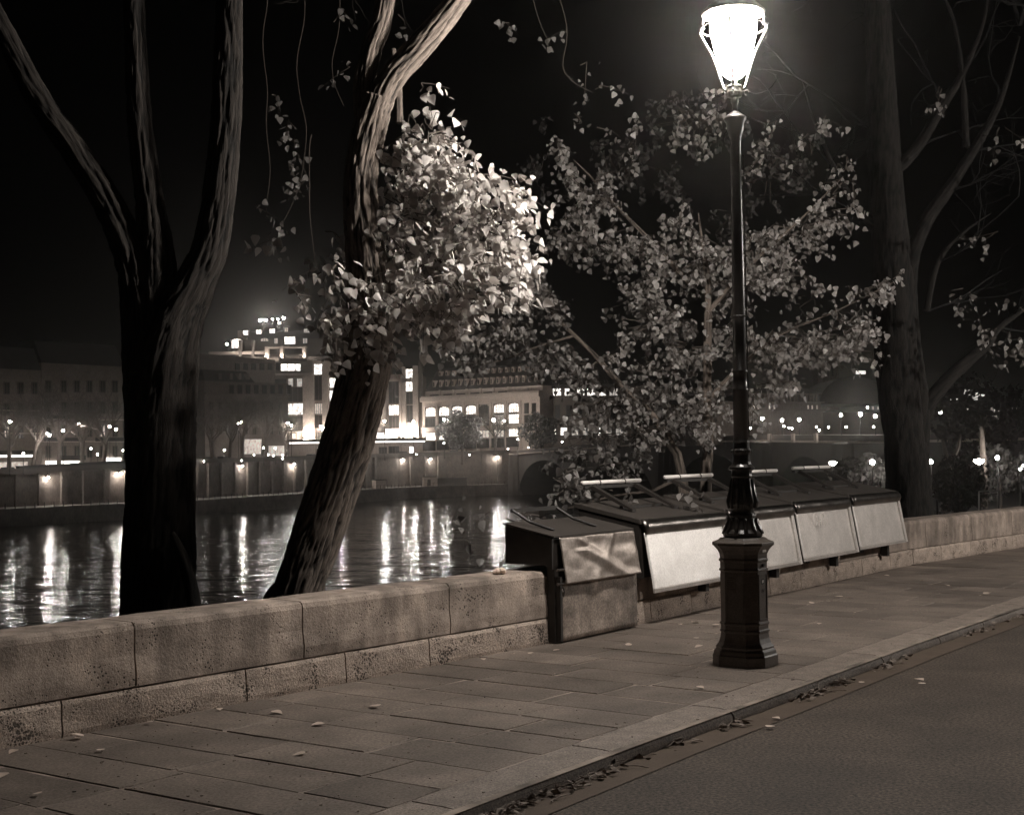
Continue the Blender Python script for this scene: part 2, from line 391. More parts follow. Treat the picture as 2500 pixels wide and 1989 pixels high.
# kerb stones
kb = MB(); strip(kb, off(KERB, .02), off(KERB, .3), -.03, -.03)
kerb = tag(kb.build('kerb', M_joint), kind='structure')
s = 7.0; Lt = plen(KERB)[-1]; i = 0
while s < Lt - 2 and i < 40:
    l_ = random.uniform(1.15, 1.5); nseg = 6
    A = []; 
    rings = []
    wob = [random.uniform(-.009, .009) for _ in range(nseg + 1)]
    for k in range(nseg + 1):
        g = .006 if 0 < k < nseg else (.008 if k == 0 else -.008)
        ss = s + l_ * k / nseg + (g if k in (0, nseg) else 0)
        p0, d0 = pat(KERB, ss); n0 = left(d0); o_ = wob[k]
        ch = .02 if k in (0, nseg) else .012
        prof = [(-.004 + o_, ZR - .05), (0 + o_, -.055), (.006 + o_ * .7, -.034), (.018 + o_ + ch * .3, -.014), (.04 + ch, -.003), (.085 + ch, 0.002), (.295, 0.002), (.295, ZR - .05)]
        rings.append([(p0.x + n0.x * t, p0.y + n0.y * t, z) for t, z in prof])
    mb = MB(); mb.rings([list(reversed(r_)) for r_ in rings]); mb.build('kerb_stone', M_kerb, kerb); s += l_; i += 1

# ------------------------------------------------------------------ parapet wall
def wall_s(px, z, P=None):
    P = P or WALL; d = ray(px, 1500 if z < 1 else 900); dd = Vector((d.x, d.y)); h = hitline(P, Vector((0, 0)), dd)
    return h[1] if h else None
W0 = pat(WALL, 12)[0]
qw = thing('parapet_wall', 'low pitted limestone quay wall running beside the paved footway', 'wall', (W0.x, W0.y, 0))
core = MB()
for off_, z0, z1 in ((.022, -.05, WH - .03),):
    A = off(WALL, off_); B = off(WALL, WT - .03)
    strip(core, A, A, z1, z0); strip(core, B, A, z1, z1); strip(core, B, B, z0, z1)
core.build('mortar_core', M_joint, qw)
def wall_stone(s0, s1, z0, z1, mt, top, proud=0.0, name='stone'):
    n = max(1, int((s1 - s0) / .25)); rings = []
    g = .006
    for k in range(n + 1):
        ss = s0 + (s1 - s0) * k / n + (g if k == 0 else (-g if k == n else 0))
        p0, d0 = pat(WALL, ss); n0 = left(d0)
        j = lambda a: noise.noise(Vector((ss * 3, z0 * 7 + a, a * 3.1))) * .006
        e = .012 if k in (0, n) else 0
        if top:
            prof = [(-proud + .004 + j(1), z0 + .005), (-proud + j(2), z0 + .08), (-proud + .004 + j(3) + e, (z0 + z1) / 2), (-proud + j(4) + e, z1 - .05), (.012 + j(5) + e, z1 - .018), (.045, z1 + j(6) * .5 - e * .4), (WT - .06, z1 + j(7) * .4 - e * .4), (WT, z1 - .04), (WT, z0)]
        else:
            prof = [(-proud + .006, z0), (-proud + j(2), z0 + .04), (-proud - .004 + j(3) + e, (z0 + z1) / 2), (-proud + j(4) + e, z1 - .03), (-proud + .02, z1 - .006), (.06, z1 - .004), (.06, z0)]
        rings.append([(p0.x + n0.x * t, p0.y + n0.y * t, z) for t, z in prof])
    mb = MB(); mb.rings([list(reversed(r_)) for r_ in rings]); return mb.build(name, mt, qw)
cuts = [wall_s(px, .4) for px in (332, 742, 1100)]
send = plen(WALL)[2] + .02
sB = plen(WALL)[2]
up = [cuts[0] - 1.35 * k for k in (3, 2, 1)] + cuts + [send]
for a_, b_ in zip(up, up[1:]): wall_stone(a_, b_, .215, WH, M_cope, True)
lo = [wall_s(px, .1) for px in (150, 600, 842, 1047)]
lo = [lo[0] - 1.0 * k for k in (4, 3, 2, 1)] + lo + [send]
for a_, b_ in zip(lo, lo[1:]): wall_stone(a_, b_, -.01, .212, M_plinth, False, .012)
s = send
while s < plen(WALL)[-1] - 1.5:
    l_ = random.uniform(1.2, 1.7) if s < 24 else 1.6; wall_stone(s, s + l_, .215, WH, M_cope, True); s += l_
s = send
while s < plen(WALL)[-1] - 1.5:
    l_ = random.uniform(.8, 1.05); wall_stone(s, s + l_, -.01, .212, M_plinth if s > 8 else M_cope, False, .006); s += l_

# ------------------------------------------------------------------ booksellers' boxes on the wall
KO = Vector((.26, 11.45)); KD = Vector((math.sin(R(35.6)), math.cos(R(35.6)))); KN = left(KD)
def K(s, n, z): q = KO + KD * s + KN * n; return Vector((q.x, q.y, z))
def kbox(mb, s0, s1, n0, n1, z0, z1):
    mb.hexa([K(s0, n0, z0), K(s1, n0, z0), K(s1, n1, z0), K(s0, n1, z0)], [K(s0, n0, z1), K(s1, n0, z1), K(s1, n1, z1), K(s0, n1, z1)])
def khex(mb, prof_pairs, s0, s1):   # prof: list of (n,z) polygon, extruded along s
    n = len(prof_pairs)
    vs = [K(s0, a, b) for a, b in prof_pairs] + [K(s1, a, b) for a, b in prof_pairs]
    fs = [tuple(reversed(range(n))), tuple(range(n, 2 * n))] + [(i, (i + 1) % n, n + (i + 1) % n, n + i) for i in range(n)]
    mb.add(vs, fs)
def sheet(s0, s1, nz_top, nz_bot, dent, cols=30, rws=18, thick=.004, skew=(0, 0)):
    mb = MB(); vs = []
    for side in (0, 1):
        for j in range(rws + 1):
            v = j / rws
            for i in range(cols + 1):
                u = i / cols; n_ = nz_top[0] + (nz_bot[0] - nz_top[0]) * v; z = nz_top[1] + (nz_bot[1] - nz_top[1]) * v
                vs.append(K(s0 + skew[0] * v + (s1 + skew[1] * v - s0 - skew[0] * v) * u, n_ - dent(u, v) + side * thick, z))
    W = cols + 1; o = W * (rws + 1); fs = []
    for j in range(rws):
        for i in range(cols):
            a = j * W + i; fs += [(a + W, a + W + 1, a + 1, a), (o + a, o + a + 1, o + a + W + 1, o + a + W)]
    for i in range(cols): fs += [(i, i + 1, o + i + 1, o + i), (rws * W + i + 1, rws * W + i, o + rws * W + i, o + rws * W + i + 1)]
    for j in range(rws): fs += [(j * W + W, j * W, o + j * W, o + j * W + W), (j * W + cols, j * W + W + cols, o + j * W + W + cols, o + j * W + cols)]
    mb.add(vs, fs); return mb
def tear(u, v, cu, cv, ru, rv, ang):
    du, dv = u - cu, v - cv; c_, s_ = math.cos(ang), math.sin(ang); a = (du * c_ + dv * s_) / ru; b = (-du * s_ + dv * c_) / rv
    return math.exp(-(a * a + b * b))
def dent1(u, v):
    r_ = 0
    r_ += .030 * tear(u, v, .30, .14, .05, .16, -.5) - .022 * tear(u, v, .40, .18, .10, .14, -.6)
    r_ += .035 * tear(u, v, .66, .10, .05, .5, .25) - .02 * tear(u, v, .82, .25, .16, .2, -.6)
    r_ -= .035 * abs(u - .62 + .05 * v) * 0 
    r_ += .028 * max(0, 1 - abs((u - .30) - (v - .3) * .75) / .16) * (v > .3)
    r_ += .03 * tear(u, v, .38, .95, .07, .18, .1) - .018 * tear(u, v, .86, .82, .18, .2, .6)
    return .6 * r_ + .004 * noise.noise(Vector((u * 6, v * 5, 2)))
# box 1: low cabinet with a dented aluminium flap
b1 = thing('bookseller_box', 'small low bookseller cabinet with dented metal flap at the end of the stone wall', 'bookstall', K(.7, .2, 0), 'green bookseller boxes along the quay wall')
mb = MB(); kbox(mb, .03, 1.31, -.075, -.005, .01, .62); kbox(mb, .03, 1.31, -.075, .0, .62, .655); mb.build('cabinet_base', M_paint, b1)
mb = MB(); khex(mb, [(-.075, .625), (-.075, .885), (.41, .985), (.41, .66), (.0, .655)], .0, 1.30); mb.build('box_body', M_paint, b1)
mb = MB(); khex(mb, [(-.10, .893), (-.10, .905), (.43, 1.008), (.43, .992)], -.01, 1.31); mb.build('lid', M_roof, b1)
sheet(.07, 1.30, (-.105, .888), (-.150, .495), dent1, 46, 26, skew=(.03, .06)).build('front_flap', M_alu, b1, smooth=True)
def rough1(u, v): return .006 * noise.noise(Vector((u * 4, v * 4, 5))) + .003 * noise.noise(Vector((u * 15, v * 12, 1)))
sheet(.08, 1.34, (-.105, .53), (-.108, .015), rough1, 20, 12, thick=.02).build('lower_panel', M_scruff, b1, smooth=True)
mb = MB(); kbox(mb, .045, .075, -.125, -.080, .02, .56); mb.build('corner_post', M_iron2, b1)
mb = MB()
for z_ in (.50, .62): mb.tube([K(.02, -.11, z_), K(.10, -.13, z_)], .012, 8)
mb.tube([K(.035, -.14, .47), K(.035, -.15, .44), K(.05, -.15, .40), K(.065, -.15, .44), K(.065, -.14, .47)], .006, 6); mb.build('hasp', M_zinc2, b1)
for k, s_ in enumerate((.14, .82)):
    mb = MB(); mb.tube([K(s_ + .08, .05, .94), K(s_ + .02, .26, 1.01), K(s_ - .03, .41, 1.11)], .014, 6); mb.build('prop_bar', M_iron2, b1)
mb = MB(); kbox(mb, .10, .82, .40, .425, 1.09, 1.125); mb.build('cross_bar', M_iron2, b1)
# boxes 2..5
spans = [(1.46, 3.16), (3.20, 4.83), (4.87, 6.53), (6.57, 8.26)]
labs = ['bookseller box with the brightest pale metal front, left of the lamp post', 'bookseller box partly hidden right behind the lamp post',
        'bookseller box with scribbled metal front, second from the far end of the row', 'bookseller box with streaky metal front at the far end of the row']
tubes = [(1.63, 2.74), (3.27, 4.36), (4.97, 6.09), (6.58, 7.77)]
BOX = []
for k, (s0, s1) in enumerate(spans):
    zt = .965 + .0125 * (s0 - 1.4); L_ = s1 - s0
    b = thing('bookseller_box', labs[k], 'bookstall', K((s0 + s1) / 2, .2, 0), 'green bookseller boxes along the quay wall'); BOX.append(b)
    mb = MB(); khex(mb, [(-.06, .43), (-.06, zt - .03), (.60, zt + .115), (.60, .66), (-.005, .655), (-.005, .43)], s0 + .01, s1 - .01); mb.build('box_body', M_paint, b)
    mb = MB(); khex(mb, [(-.085, zt - .035), (-.075, zt + .012), (.65, zt + .158), (.65, zt + .11)], s0, s1); mb.build('lid', M_roof, b, bevel=.006)
    ph = k * 1.7
    def dz(u, v, ph=ph): return .004 * noise.noise(Vector((u * 3 + ph, v * 2, ph))) + .002 * noise.noise(Vector((u * 9, v * 7, ph)))
    sheet(s0 + .03, s1 - .05, (-.105, zt - .115), (-.205, zt - .655), dz, 30, 14, skew=(-.01, .0)).build('front_flap', M_zinc_glare if k == 0 else M_zinc, b, smooth=True)
    # rolled metal nosing over the top edge
    mb = MB(); nn = 30; rings = []
    for i in range(nn + 1):
        u = i / nn; wob = .012 * noise.noise(Vector((u * 5 + ph, 3.3, ph)))
        ss = s0 + .03 + (L_ - .05) * u
        pr = [(-.062, zt + .012), (-.10 - wob * .4, zt + .004), (-.135 - wob, zt - .03), (-.145 - wob, zt - .075 + wob * .6), (-.125 - wob * .5, zt - .125), (-.118, zt - .13), (-.112, zt - .10), (-.06, zt - .02)]
        rings.append([tuple(K(ss, a, c)) for a, c in pr])
    mb.rings([list(reversed(r_)) for r_ in rings]); mb.build('rolled_edge', M_zinc2, b, smooth=True)
    mb = MB(); khex(mb, [(-.215, zt - .665), (-.22, zt - .63), (-.205, zt - .625), (-.20, zt - .665)], s0 + .02, s1 - .05); mb.build('hem', M_zinc, b)
    mb = MB(); khex(mb, [(-.11, zt - .12), (-.125, zt - .11), (-.226, zt - .66), (-.205, zt - .665)], s1 - .085, s1 - .02); mb.build('edge_strip', M_zinc, b)
    mb = MB(); khex(mb, [(-.06, .43), (-.10, .43), (-.10, .46), (-.06, zt - .1)], s0 + .01, s0 + .03); mb.build('side_batten', M_paint, b)
    for s_ in (s0 + .35, s1 - .45):
        mb = MB(); kbox(mb, s_, s_ + .07, -.10, -.012, .20 if s_ > s0 + 1 else .30, .44); mb.build('bracket', M_iron2, b)
    t0, t1 = tubes[k]
    for s_ in (t0 + .12, t0 + .95):
        mb = MB(); khex(mb, [(.17, zt + .065), (.17, zt + .09), (.62, zt + .315), (.66, zt + .29)], s_, s_ + .065); mb.build('prop_bar', M_paint, b)
    mb = MB(); kbox(mb, t0 + .02, t1 - .02, .64, .68, zt + .285, zt + .315); mb.build('cross_bar', M_paint, b)
    mb = MB(); khex(mb, [(.30, zt + .09), (.30, zt + .115), (.34, zt + .122), (.34, zt + .095)], t0 + .165, t0 + .95); mb.build('lid_batten', M_paint, b)
    tb = thing('white_pole', 'white pole tied on top of the ' + ['brightest bookseller box left of the lamp', 'box behind the lamp post', 'third box, just right of the lamp', 'last box at the far end'][k], 'pole', K((t0 + t1) / 2, .66, zt + .345), 'white poles tied on the box lids')
    mb = MB(); mb.tube([K(t0, .66, zt + .342), K(t1, .66, zt + .345)], .021, 14); mb.build('pole', M_tube, tb, smooth=True)
    for s_ in (t0 + .30, t0 + .78):
        mb = MB(); mb.tube([K(s_ + .004 * math.sin(q), .66 + 0.028 * math.cos(q), zt + .336 + .030 * math.sin(q)) for q in np.linspace(0, 6.2, 12)], .005, 5); mb.build('tie', M_iron2, tb)
# scribble on the fourth box, thin paint line standing on the sheet
mb = MB(); pts = []
for i in range(60):
    t = i / 59; pts.append(K(5.30 + .30 * t + .05 * math.sin(t * 31), -.150 - .035 * (1 - (.5 + .28 * math.sin(t * 47))), .79 + .06 * math.sin(t * 40 + 1) + .03 * math.sin(t * 90)))
mb.tube(pts, .003, 4); mb.build('graffiti_scribble', M_tube, BOX[2])
# crumpled paper and small lump on the wall end
pp = MB(); c = K(-.42, .17, .0); c.z = WH
for i in range(6):
    a = i * 1.1; pp.ball(c + Vector((.03 * math.cos(a), .03 * math.sin(a), .018 + .008 * (i % 3))), .028 + .006 * (i % 2), 7, 4, .7)
pp = pp.build('crumpled_paper', M_paper); tag(pp, 'crumpled white paper lying on top of the wall end beside the first box', 'paper')

# ------------------------------------------------------------------ street lamp
LP = Vector((1.73, 10.23, 0)); LANG = math.atan2(KD.y, KD.x)
def csq(w_, ch, z, c=LP, ang=None):      # chamfered square ring
    ang = LANG if ang is None else ang; h = w_ / 2; pts = []
    for a, b in ((h, h - ch), (h - ch, h), (-(h - ch), h), (-h, h - ch), (-h, -(h - ch)), (-(h - ch), -h), (h - ch, -h), (h, -(h - ch))):
        pts.append((c.x + a * math.cos(ang) - b * math.sin(ang), c.y + a * math.sin(ang) + b * math.cos(ang), z))
    return pts
def street_lamp(c, label):
    t = thing('street_lamp', label, 'street lamp', c, 'old cast iron street lamps on the quay')
    mb = MB(); prof = [(.43, 0), (.43, .075), (.415, .085), (.405, .11), (.38, .125), (.385, .14), (.345, .165), (.325, .20), (.315, .235), (.315, .245), (.33, .25), (.33, .262), (.315, .268), (.312, .30), (.328, .306), (.328, .318), (.31, .324),
            (.308, .70), (.325, .704), (.325, .716), (.31, .722), (.31, .77), (.326, .776), (.326, .79), (.312, .796), (.318, .83), (.345, .86), (.395, .89), (.41, .895), (.41, .915), (.40, .92), (.33, .935), (.30, .95)]
    mb.rings([csq(w_, w_ * .24, z, c) for w_, z in prof]); mb.build('pedestal', M_ped, t, bevel=.002)
    # raised frames on the four wide faces
    for q in range(4):
        an = LANG + q * math.pi / 2; n_ = Vector((math.cos(an), math.sin(an), 0)); s_ = Vector((-n_.y, n_.x, 0)); mb = MB(); rot = Matrix((n_, s_, Vector((0, 0, 1)))).transposed()
        for dy, z, wy, hz in ((-.066, .51, .010, .34), (.066, .51, .010, .34), (0, .345, .12, .010), (0, .675, .12, .010)):
            mb.box(c + n_ * .155 + s_ * dy + Vector((0, 0, z)), (.010, wy, hz), M=rot)
        mb.build('panel_frame', M_ped, t)
    mb = MB(); st = [(.135, .95), (.148, .965), (.15, .985), (.128, 1.01), (.112, 1.05), (.100, 1.09), (.094, 1.10), (.104, 1.115), (.10, 1.13), (.085, 1.14), (.085, 1.16), (.098, 1.18), (.104, 1.20), (.098, 1.26), (.085, 1.33), (.076, 1.39), (.076, 1.40), (.083, 1.41), (.078, 1.43), (.078, 1.45), (.10, 1.462), (.10, 1.478), (.09, 1.485), (.075, 1.50), (.068, 1.52), (.068, 1.57), (.074, 1.59), (.074, 1.605), (.064, 1.62), (.062, 1.66), (.066, 1.665), (.06, 1.68)]
    mb.lathe(c, st, 20)
    o = mb.build('base_ornament', M_iron, t, smooth=False)
    # acanthus leaves and flutes as relief
    mb = MB()
    for q in range(12):
        an = q * math.pi / 6; d = Vector((math.cos(an), math.sin(an), 0))
        mb.tube([c + d * .145 + Vector((0, 0, .975)), c + d * .128 + Vector((0, 0, 1.02)), c + d * .108 + Vector((0, 0, 1.07)), c + d * .112 + Vector((0, 0, 1.095))], [.018, .015, .012, .010], 5)
        mb.tube([c + d * .10 + Vector((0, 0, 1.17)), c + d * .110 + Vector((0, 0, 1.22)), c + d * .094 + Vector((0, 0, 1.30)), c + d * .079 + Vector((0, 0, 1.39))], [.012, .014, .009, .006], 5)
    for q in range(8):
        an = q * math.pi / 4; d = Vector((math.cos(an), math.sin(an), 0))
        mb.ball(c + d * .07 + Vector((0, 0, 1.60)), .014, 6, 4)
    tag(mb.build('leaf_relief', M_iron, t, smooth=True), kind='stuff')
    mb = MB(); sh = [(.058, 1.68), (.056, 2.05), (.060, 2.055), (.060, 2.07), (.055, 2.075), (.052, 2.19), (.058, 2.195), (.058, 2.21), (.051, 2.215), (.046, 3.0), (.040, 3.95), (.044, 3.96), (.044, 3.985), (.05, 4.0), (.062, 4.04), (.07, 4.10), (.085, 4.12), (.085, 4.14), (.07, 4.15), (.05, 4.165), (.022, 4.19), (.018, 4.23), (.03, 4.26), (.03, 4.28), (.022, 4.30)]
    mb.lathe(c, sh, 20); mb.build('shaft', M_iron, t, smooth=True)
    mb = MB(); mb.lathe(c, [(.022, 4.29), (.055, 4.30), (.062, 4.33), (.05, 4.36), (.06, 4.375), (.055, 4.385), (.02, 4.39)], 12); mb.build('lantern_socket', M_iron, t)
    for q in range(4):
        an = LANG + R(20) + q * math.pi / 2; d = Vector((math.cos(an), math.sin(an), 0)); mb = MB()
        path = [(.04, 4.33), (.085, 4.37), (.105, 4.44), (.13, 4.53), (.17, 4.64), (.225, 4.74), (.255, 4.80), (.25, 4.84), (.22, 4.85)]
        mb.tube([c + d * a + Vector((0, 0, z)) for a, z in path], [.010, .011, .011, .010, .010, .011, .012, .010, .006], 6)
        mb.tube([c + d * (.09 + .02 * math.cos(a)) + Vector((0, 0, 4.325 + .02 * math.sin(a))) for a in np.linspace(0, 5, 9)], .005, 5)
        mb.build('lantern_arm', M_iron, t, smooth=True)
    gl = MB(); gl.lathe(c, [(.01, 4.43), (.05, 4.445), (.09, 4.48), (.12, 4.56), (.15, 4.68), (.175, 4.80), (.18, 4.88), (.16, 4.925), (.01, 4.93)], 18); gl.build('lit_globe', M_globe, t, smooth=True)
    mb = MB(); mb.tube([c + Vector((.25 * math.cos(a), .25 * math.sin(a), 4.83)) for a in np.linspace(0, 2 * math.pi, 25)], .007, 6); mb.build('crown_ring', M_iron, t)
    mb = MB(); mb.lathe(c, [(.24, 4.93), (.245, 4.945), (.19, 5.0), (.11, 5.06), (.07, 5.09), (.06, 5.14), (.075, 5.15), (.05, 5.18), (.015, 5.24), (.004, 5.30)], 20); mb.build('lantern_roof', M_iron, t)
    mb = MB()
    for q in range(4):
        an = LANG + R(20) + q * math.pi / 2; d = Vector((math.cos(an), math.sin(an), 0)); mb.tube([c + d * .235 + Vector((0, 0, 4.83)), c + d * .23 + Vector((0, 0, 4.94))], .007, 5)
    mb.build('roof_stay', M_iron, t)
    return t
lamp = street_lamp(LP, 'tall ornate cast iron street lamp standing near the kerb, lit lantern on top')
# stickers, plate and lettering on the pedestal
def on_face(an, z, dy, out=.1565):
    n_ = Vector((math.cos(an), math.sin(an), 0)); s_ = Vector((-n_.y, n_.x, 0)); return LP + n_ * out + s_ * dy + Vector((0, 0, z)), Matrix((n_, s_, Vector((0, 0, 1)))).transposed()
aL = LANG + math.pi; aR = LANG - math.pi / 2
p_, m_ = on_face(aL, .61, -.035, .1565); mb = MB(); mb.box(p_, (.002, .085, .115), M=m_); st_ = mb.build('poster', M_sticker, lamp)
mb = MB()
for i in range(6): pq, _ = on_face(aL, .655 - i * .016, -.035, .158); mb.box(pq, (.001, .05 + .015 * ((i * 7) % 3 - 1), .004), M=m_)
mb.build('poster_text', M_ink, st_)
p_, m_ = on_face(aR, .625, .0, .156); mb = MB(); mb.box(p_, (.002, .045, .035), M=m_); st2 = mb.build('sticker', M_ink, lamp)
mb = MB()
for dy, dz, wy, hz in ((-.013, 0, .005, .022), (-.004, 0, .005, .022), (-.0085, 0, .006, .004), (.008, .008, .014, .004), (.008, -.002, .012, .004), (.003, 0, .004, .02)):
    pq, _ = on_face(aR, .625 + dz, dy, .1575); mb.box(pq, (.001, wy, hz), M=m_)
mb.build('sticker_mark', M_tube, st2)
p_, m_ = on_face(aR, .55, .0, .156); mb = MB()
for i in range(5): pq, _ = on_face(aR, .555 + .008 * math.sin(i * 2.2), -.02 + i * .010, .1565); mb.box(pq, (.001, .006, .022 - .004 * (i % 2)), M=m_)
mb.build('scratched_letters', M_ink, lamp)
p_, m_ = on_face(aR, .855, .0, .172); mb = MB(); mb.box(p_, (.004, .06, .022), M=m_); pl = mb.build('name_plate', M_zinc, lamp)
mb = MB(); p_, m_ = on_face(aR, .745, 0, .158); mb.tube([p_, p_ + Vector((math.cos(aR), math.sin(aR), 0)) * .012], .013, 10); mb.build('lock_boss', M_ink, lamp)
# cable strap on the shaft
mb = MB(); mb.tube([LP + Vector((.056 * math.cos(a), .056 * math.sin(a), 2.62)) for a in np.linspace(0, 6.28, 16)], .006, 5)
mb.tube([LP + Vector((.056, -.01, 1.7 + .05 * i)) + Vector((.002 * math.sin(i), 0, 0)) for i in range(44)], .005, 5); mb.build('cable', M_iron2, lamp)
lamp2 = copy_tree(lamp); lamp2.location = (13.6, 16.2, 0); [setattr(ch, 'data', ch.data.copy()) or ch.data.materials.clear() or ch.data.materials.append(M_globe2) for ch in lamp2.children if ch.name.startswith('lit_globe')]; lamp2['label'] = 'cast iron street lamp across the road, outside the picture'

# ------------------------------------------------------------------ bark and leaves
def crom(pts, rad, step):
    P = [Vector(p) for p in pts]; out = []; rr = []
    for i in range(len(P) - 1):
        p0 = P[max(i - 1, 0)]; p1 = P[i]; p2 = P[i + 1]; p3 = P[min(i + 2, len(P) - 1)]
        n = max(1, int((p2 - p1).length / step))
        for k in range(n):
            t = k / n; t2 = t * t; t3 = t2 * t
            out.append(.5 * ((2 * p1) + (p2 - p0) * t + (2 * p0 - 5 * p1 + 4 * p2 - p3) * t2 + (3 * p1 - p0 - 3 * p2 + p3) * t3))
            rr.append(rad[i] + (rad[i + 1] - rad[i]) * t)
    out.append(P[-1]); rr.append(rad[-1]); return out, rr
def limb(mb, pts, rad, n=64, step=.05, amp=.09, seed=0.0, freq=5.5):
    pts, rr = crom(pts, rad, step); t = (pts[1] - pts[0]).normalized(); a = Vector((0, -1, 0)); a = (a - t * a.dot(t)).normalized()
    vs = []; fs = []; uv = []; fur = []; v = 0
    if mb.uv is None: mb.uv = []; mb.fur = []
    for i, p in enumerate(pts):
        if i: v += (p - pts[i - 1]).length
        t2 = (pts[min(i + 1, len(pts) - 1)] - pts[max(i - 1, 0)]).normalized()
        a = (a - t2 * a.dot(t2)).normalized(); b = t2.cross(a); r0 = rr[i]; kf = max(1.2, min(4.6, r0 * 21 * freq / 5.5))
        for k in range(n):
            an = 2 * math.pi * k / n; x, y = math.cos(an), math.sin(an)
            wx = noise.noise(Vector((x * 2.5, y * 2.5, v * 3 + seed))) * .55
            w1 = noise.noise(Vector((x * kf + seed + wx, y * kf + wx, v * 2.3)))
            w2 = noise.noise(Vector((x * kf * 1.2 - wx, y * kf * 1.2 + seed, v * 9 + 9 + wx * 4)))
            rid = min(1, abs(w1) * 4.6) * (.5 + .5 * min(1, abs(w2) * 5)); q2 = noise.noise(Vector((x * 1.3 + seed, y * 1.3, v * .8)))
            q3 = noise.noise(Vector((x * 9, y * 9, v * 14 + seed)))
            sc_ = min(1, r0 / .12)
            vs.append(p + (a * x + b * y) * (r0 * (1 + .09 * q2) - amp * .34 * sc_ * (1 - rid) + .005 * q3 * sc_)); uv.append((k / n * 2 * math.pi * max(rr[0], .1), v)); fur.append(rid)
    for i in range(len(pts) - 1):
        for k in range(n):
            k2 = (k + 1) % n; fs.append((i * n + k, i * n + k2, (i + 1) * n + k2, (i + 1) * n + k))
    fs.append(tuple(range((len(pts) - 1) * n, len(pts) * n)))
    mb.add(vs, fs); mb.uv += uv; mb.fur += fur
LEAFV = np.array([(0, .30, -.045), (0, 0, 0), (.30, .03, .02), (.46, .22, .035), (.33, .52, .03), (.14, .80, .01), (0, 1, -.03), (-.14, .80, .01), (-.33, .52, .03), (-.46, .22, .035), (-.30, .03, .02)], float)
LEAFF = np.array([(0, 1, 2), (0, 2, 3), (0, 3, 4), (0, 4, 5), (0, 5, 6), (0, 6, 7), (0, 7, 8), (0, 8, 9), (0, 9, 10), (0, 10, 1)])
def leaf_mesh(name, mt):
    me = bpy.data.meshes.new(name); me.from_pydata([tuple(v) for v in LEAFV], [], [tuple(int(i) for i in f) for f in LEAFF]); me.materials.append(mt)
    me.polygons.foreach_set('use_smooth', [True] * len(me.polygons)); return me
LM = leaf_mesh('leaf', M_leaf)
def leaf_basis(n, wind=0.0, droop=1.0):
    tip = np.stack([rng.normal(wind, .6, n), rng.normal(0, .6, n), rng.normal(-droop, .55, n)], 1); tip /= np.linalg.norm(tip, axis=1)[:, None]
    r_ = rng.normal(0, 1, (n, 3)); r_[:, 1] *= 1.3; nz = r_ - (r_ * tip).sum(1)[:, None] * tip; nz /= np.linalg.norm(nz, axis=1)[:, None]
    xx = np.cross(tip, nz); return np.stack([xx, tip, nz], 2)       # columns
def leaves_joined(name, pos, size, B, mt, parent):
    n = len(pos); k = len(LEAFV)
    V = (np.einsum('nij,kj->nki', B, LEAFV) * size[:, None, None] + pos[:, None, :]).reshape(-1, 3) - np.array(wl(parent))
    Fc = (LEAFF[None] + (np.arange(n) * k)[:, None, None]).reshape(-1)
    me = bpy.data.meshes.new(name); me.vertices.add(n * k); me.vertices.foreach_set('co', V.ravel().astype(np.float32))
    nf = n * len(LEAFF); me.loops.add(nf * 3); me.loops.foreach_set('vertex_index', Fc.astype(np.int32)); me.polygons.add(nf)
    me.polygons.foreach_set('loop_start', np.arange(nf, dtype=np.int32) * 3); me.materials.append(mt); me.update(calc_edges=True); me.validate()
    me.polygons.foreach_set('use_smooth', [True] * nf)
    o = bpy.data.objects.new(name, me); COL.objects.link(o); o.parent = parent; return o
def foliage(parent, blobs, Y, size, mt, singles=0, wind=0.0, dens=1.0, dz=.35, branch_from=None, name='foliage', sl=1.0):
    """blobs: (px, py, rx, ry, density[, depth]) in picture units at depth Y; sprays of leaves on fine twigs"""
    P = []; tw = MB(); W = []
    for bl in blobs:
        px, py, rx, ry, de = bl[:5]; Yb = bl[5] if len(bl) > 5 else Y; sc = Yb / F
        ns = max(1, int(rx * ry * 3.14 * sc * sc * 26 * de * dens * (.1 / size) ** 2))
        c0 = at(px, py, Yb)
        for _ in range(ns):
            while True:
                q = rng.uniform(-1, 1, 3)
                if (q * q).sum() < 1: break
            st = c0 + Vector((q[0] * rx * sc, q[1] * max(dz, .8 * (rx + ry) / 2 * sc), q[2] * ry * sc))
            dr = Vector((random.gauss(wind * .6, .7), random.gauss(0, .5), random.gauss(-.35, .5))).normalized(); ln = random.uniform(.16, .42) * sl
            pts = [st + dr * ln * t + Vector((0, 0, -.18 * t * t * ln)) for t in (0, .33, .66, 1)]
            tw.tube([c0.lerp(st, .35) + Vector((random.gauss(0, .03), random.gauss(0, .03), 0)), c0.lerp(st, .7)] + pts, [.007, .005, .004, .003, .002, .0015], 3, cap=False)
            nl = random.randint(7, 12)
            for i in range(nl):
                t = (i + random.random()) / nl; b = pts[0].lerp(pts[3], t)
                P.append((b.x + random.gauss(0, .045), b.y + random.gauss(0, .045), b.z - .02 + random.gauss(0, .045))); W.append(wind)
    pos = np.array(P); n = len(pos); sz = size * rng.uniform(.45, 1.2, n); B = leaf_basis(n, wind)
    tag(tw.build('twigs', M_twig, parent), kind='stuff')
    order = np.argsort(pos[:, 1] - sz * 3); sel = order[:singles]; rest = order[singles:]
    base = wl(parent); me = leaf_mesh('leaf', mt) if singles else None
    for i in sel:
        Mx = Matrix([[*(B[i][r_] * sz[i]), pos[i][r_] - base[r_]] for r_ in range(3)] + [[0, 0, 0, 1]]); inst('leaf', me, parent, Mx)
    if len(rest): tag(leaves_joined(name, pos[rest], sz[rest], B[rest], mt, parent), kind='stuff')
    return n
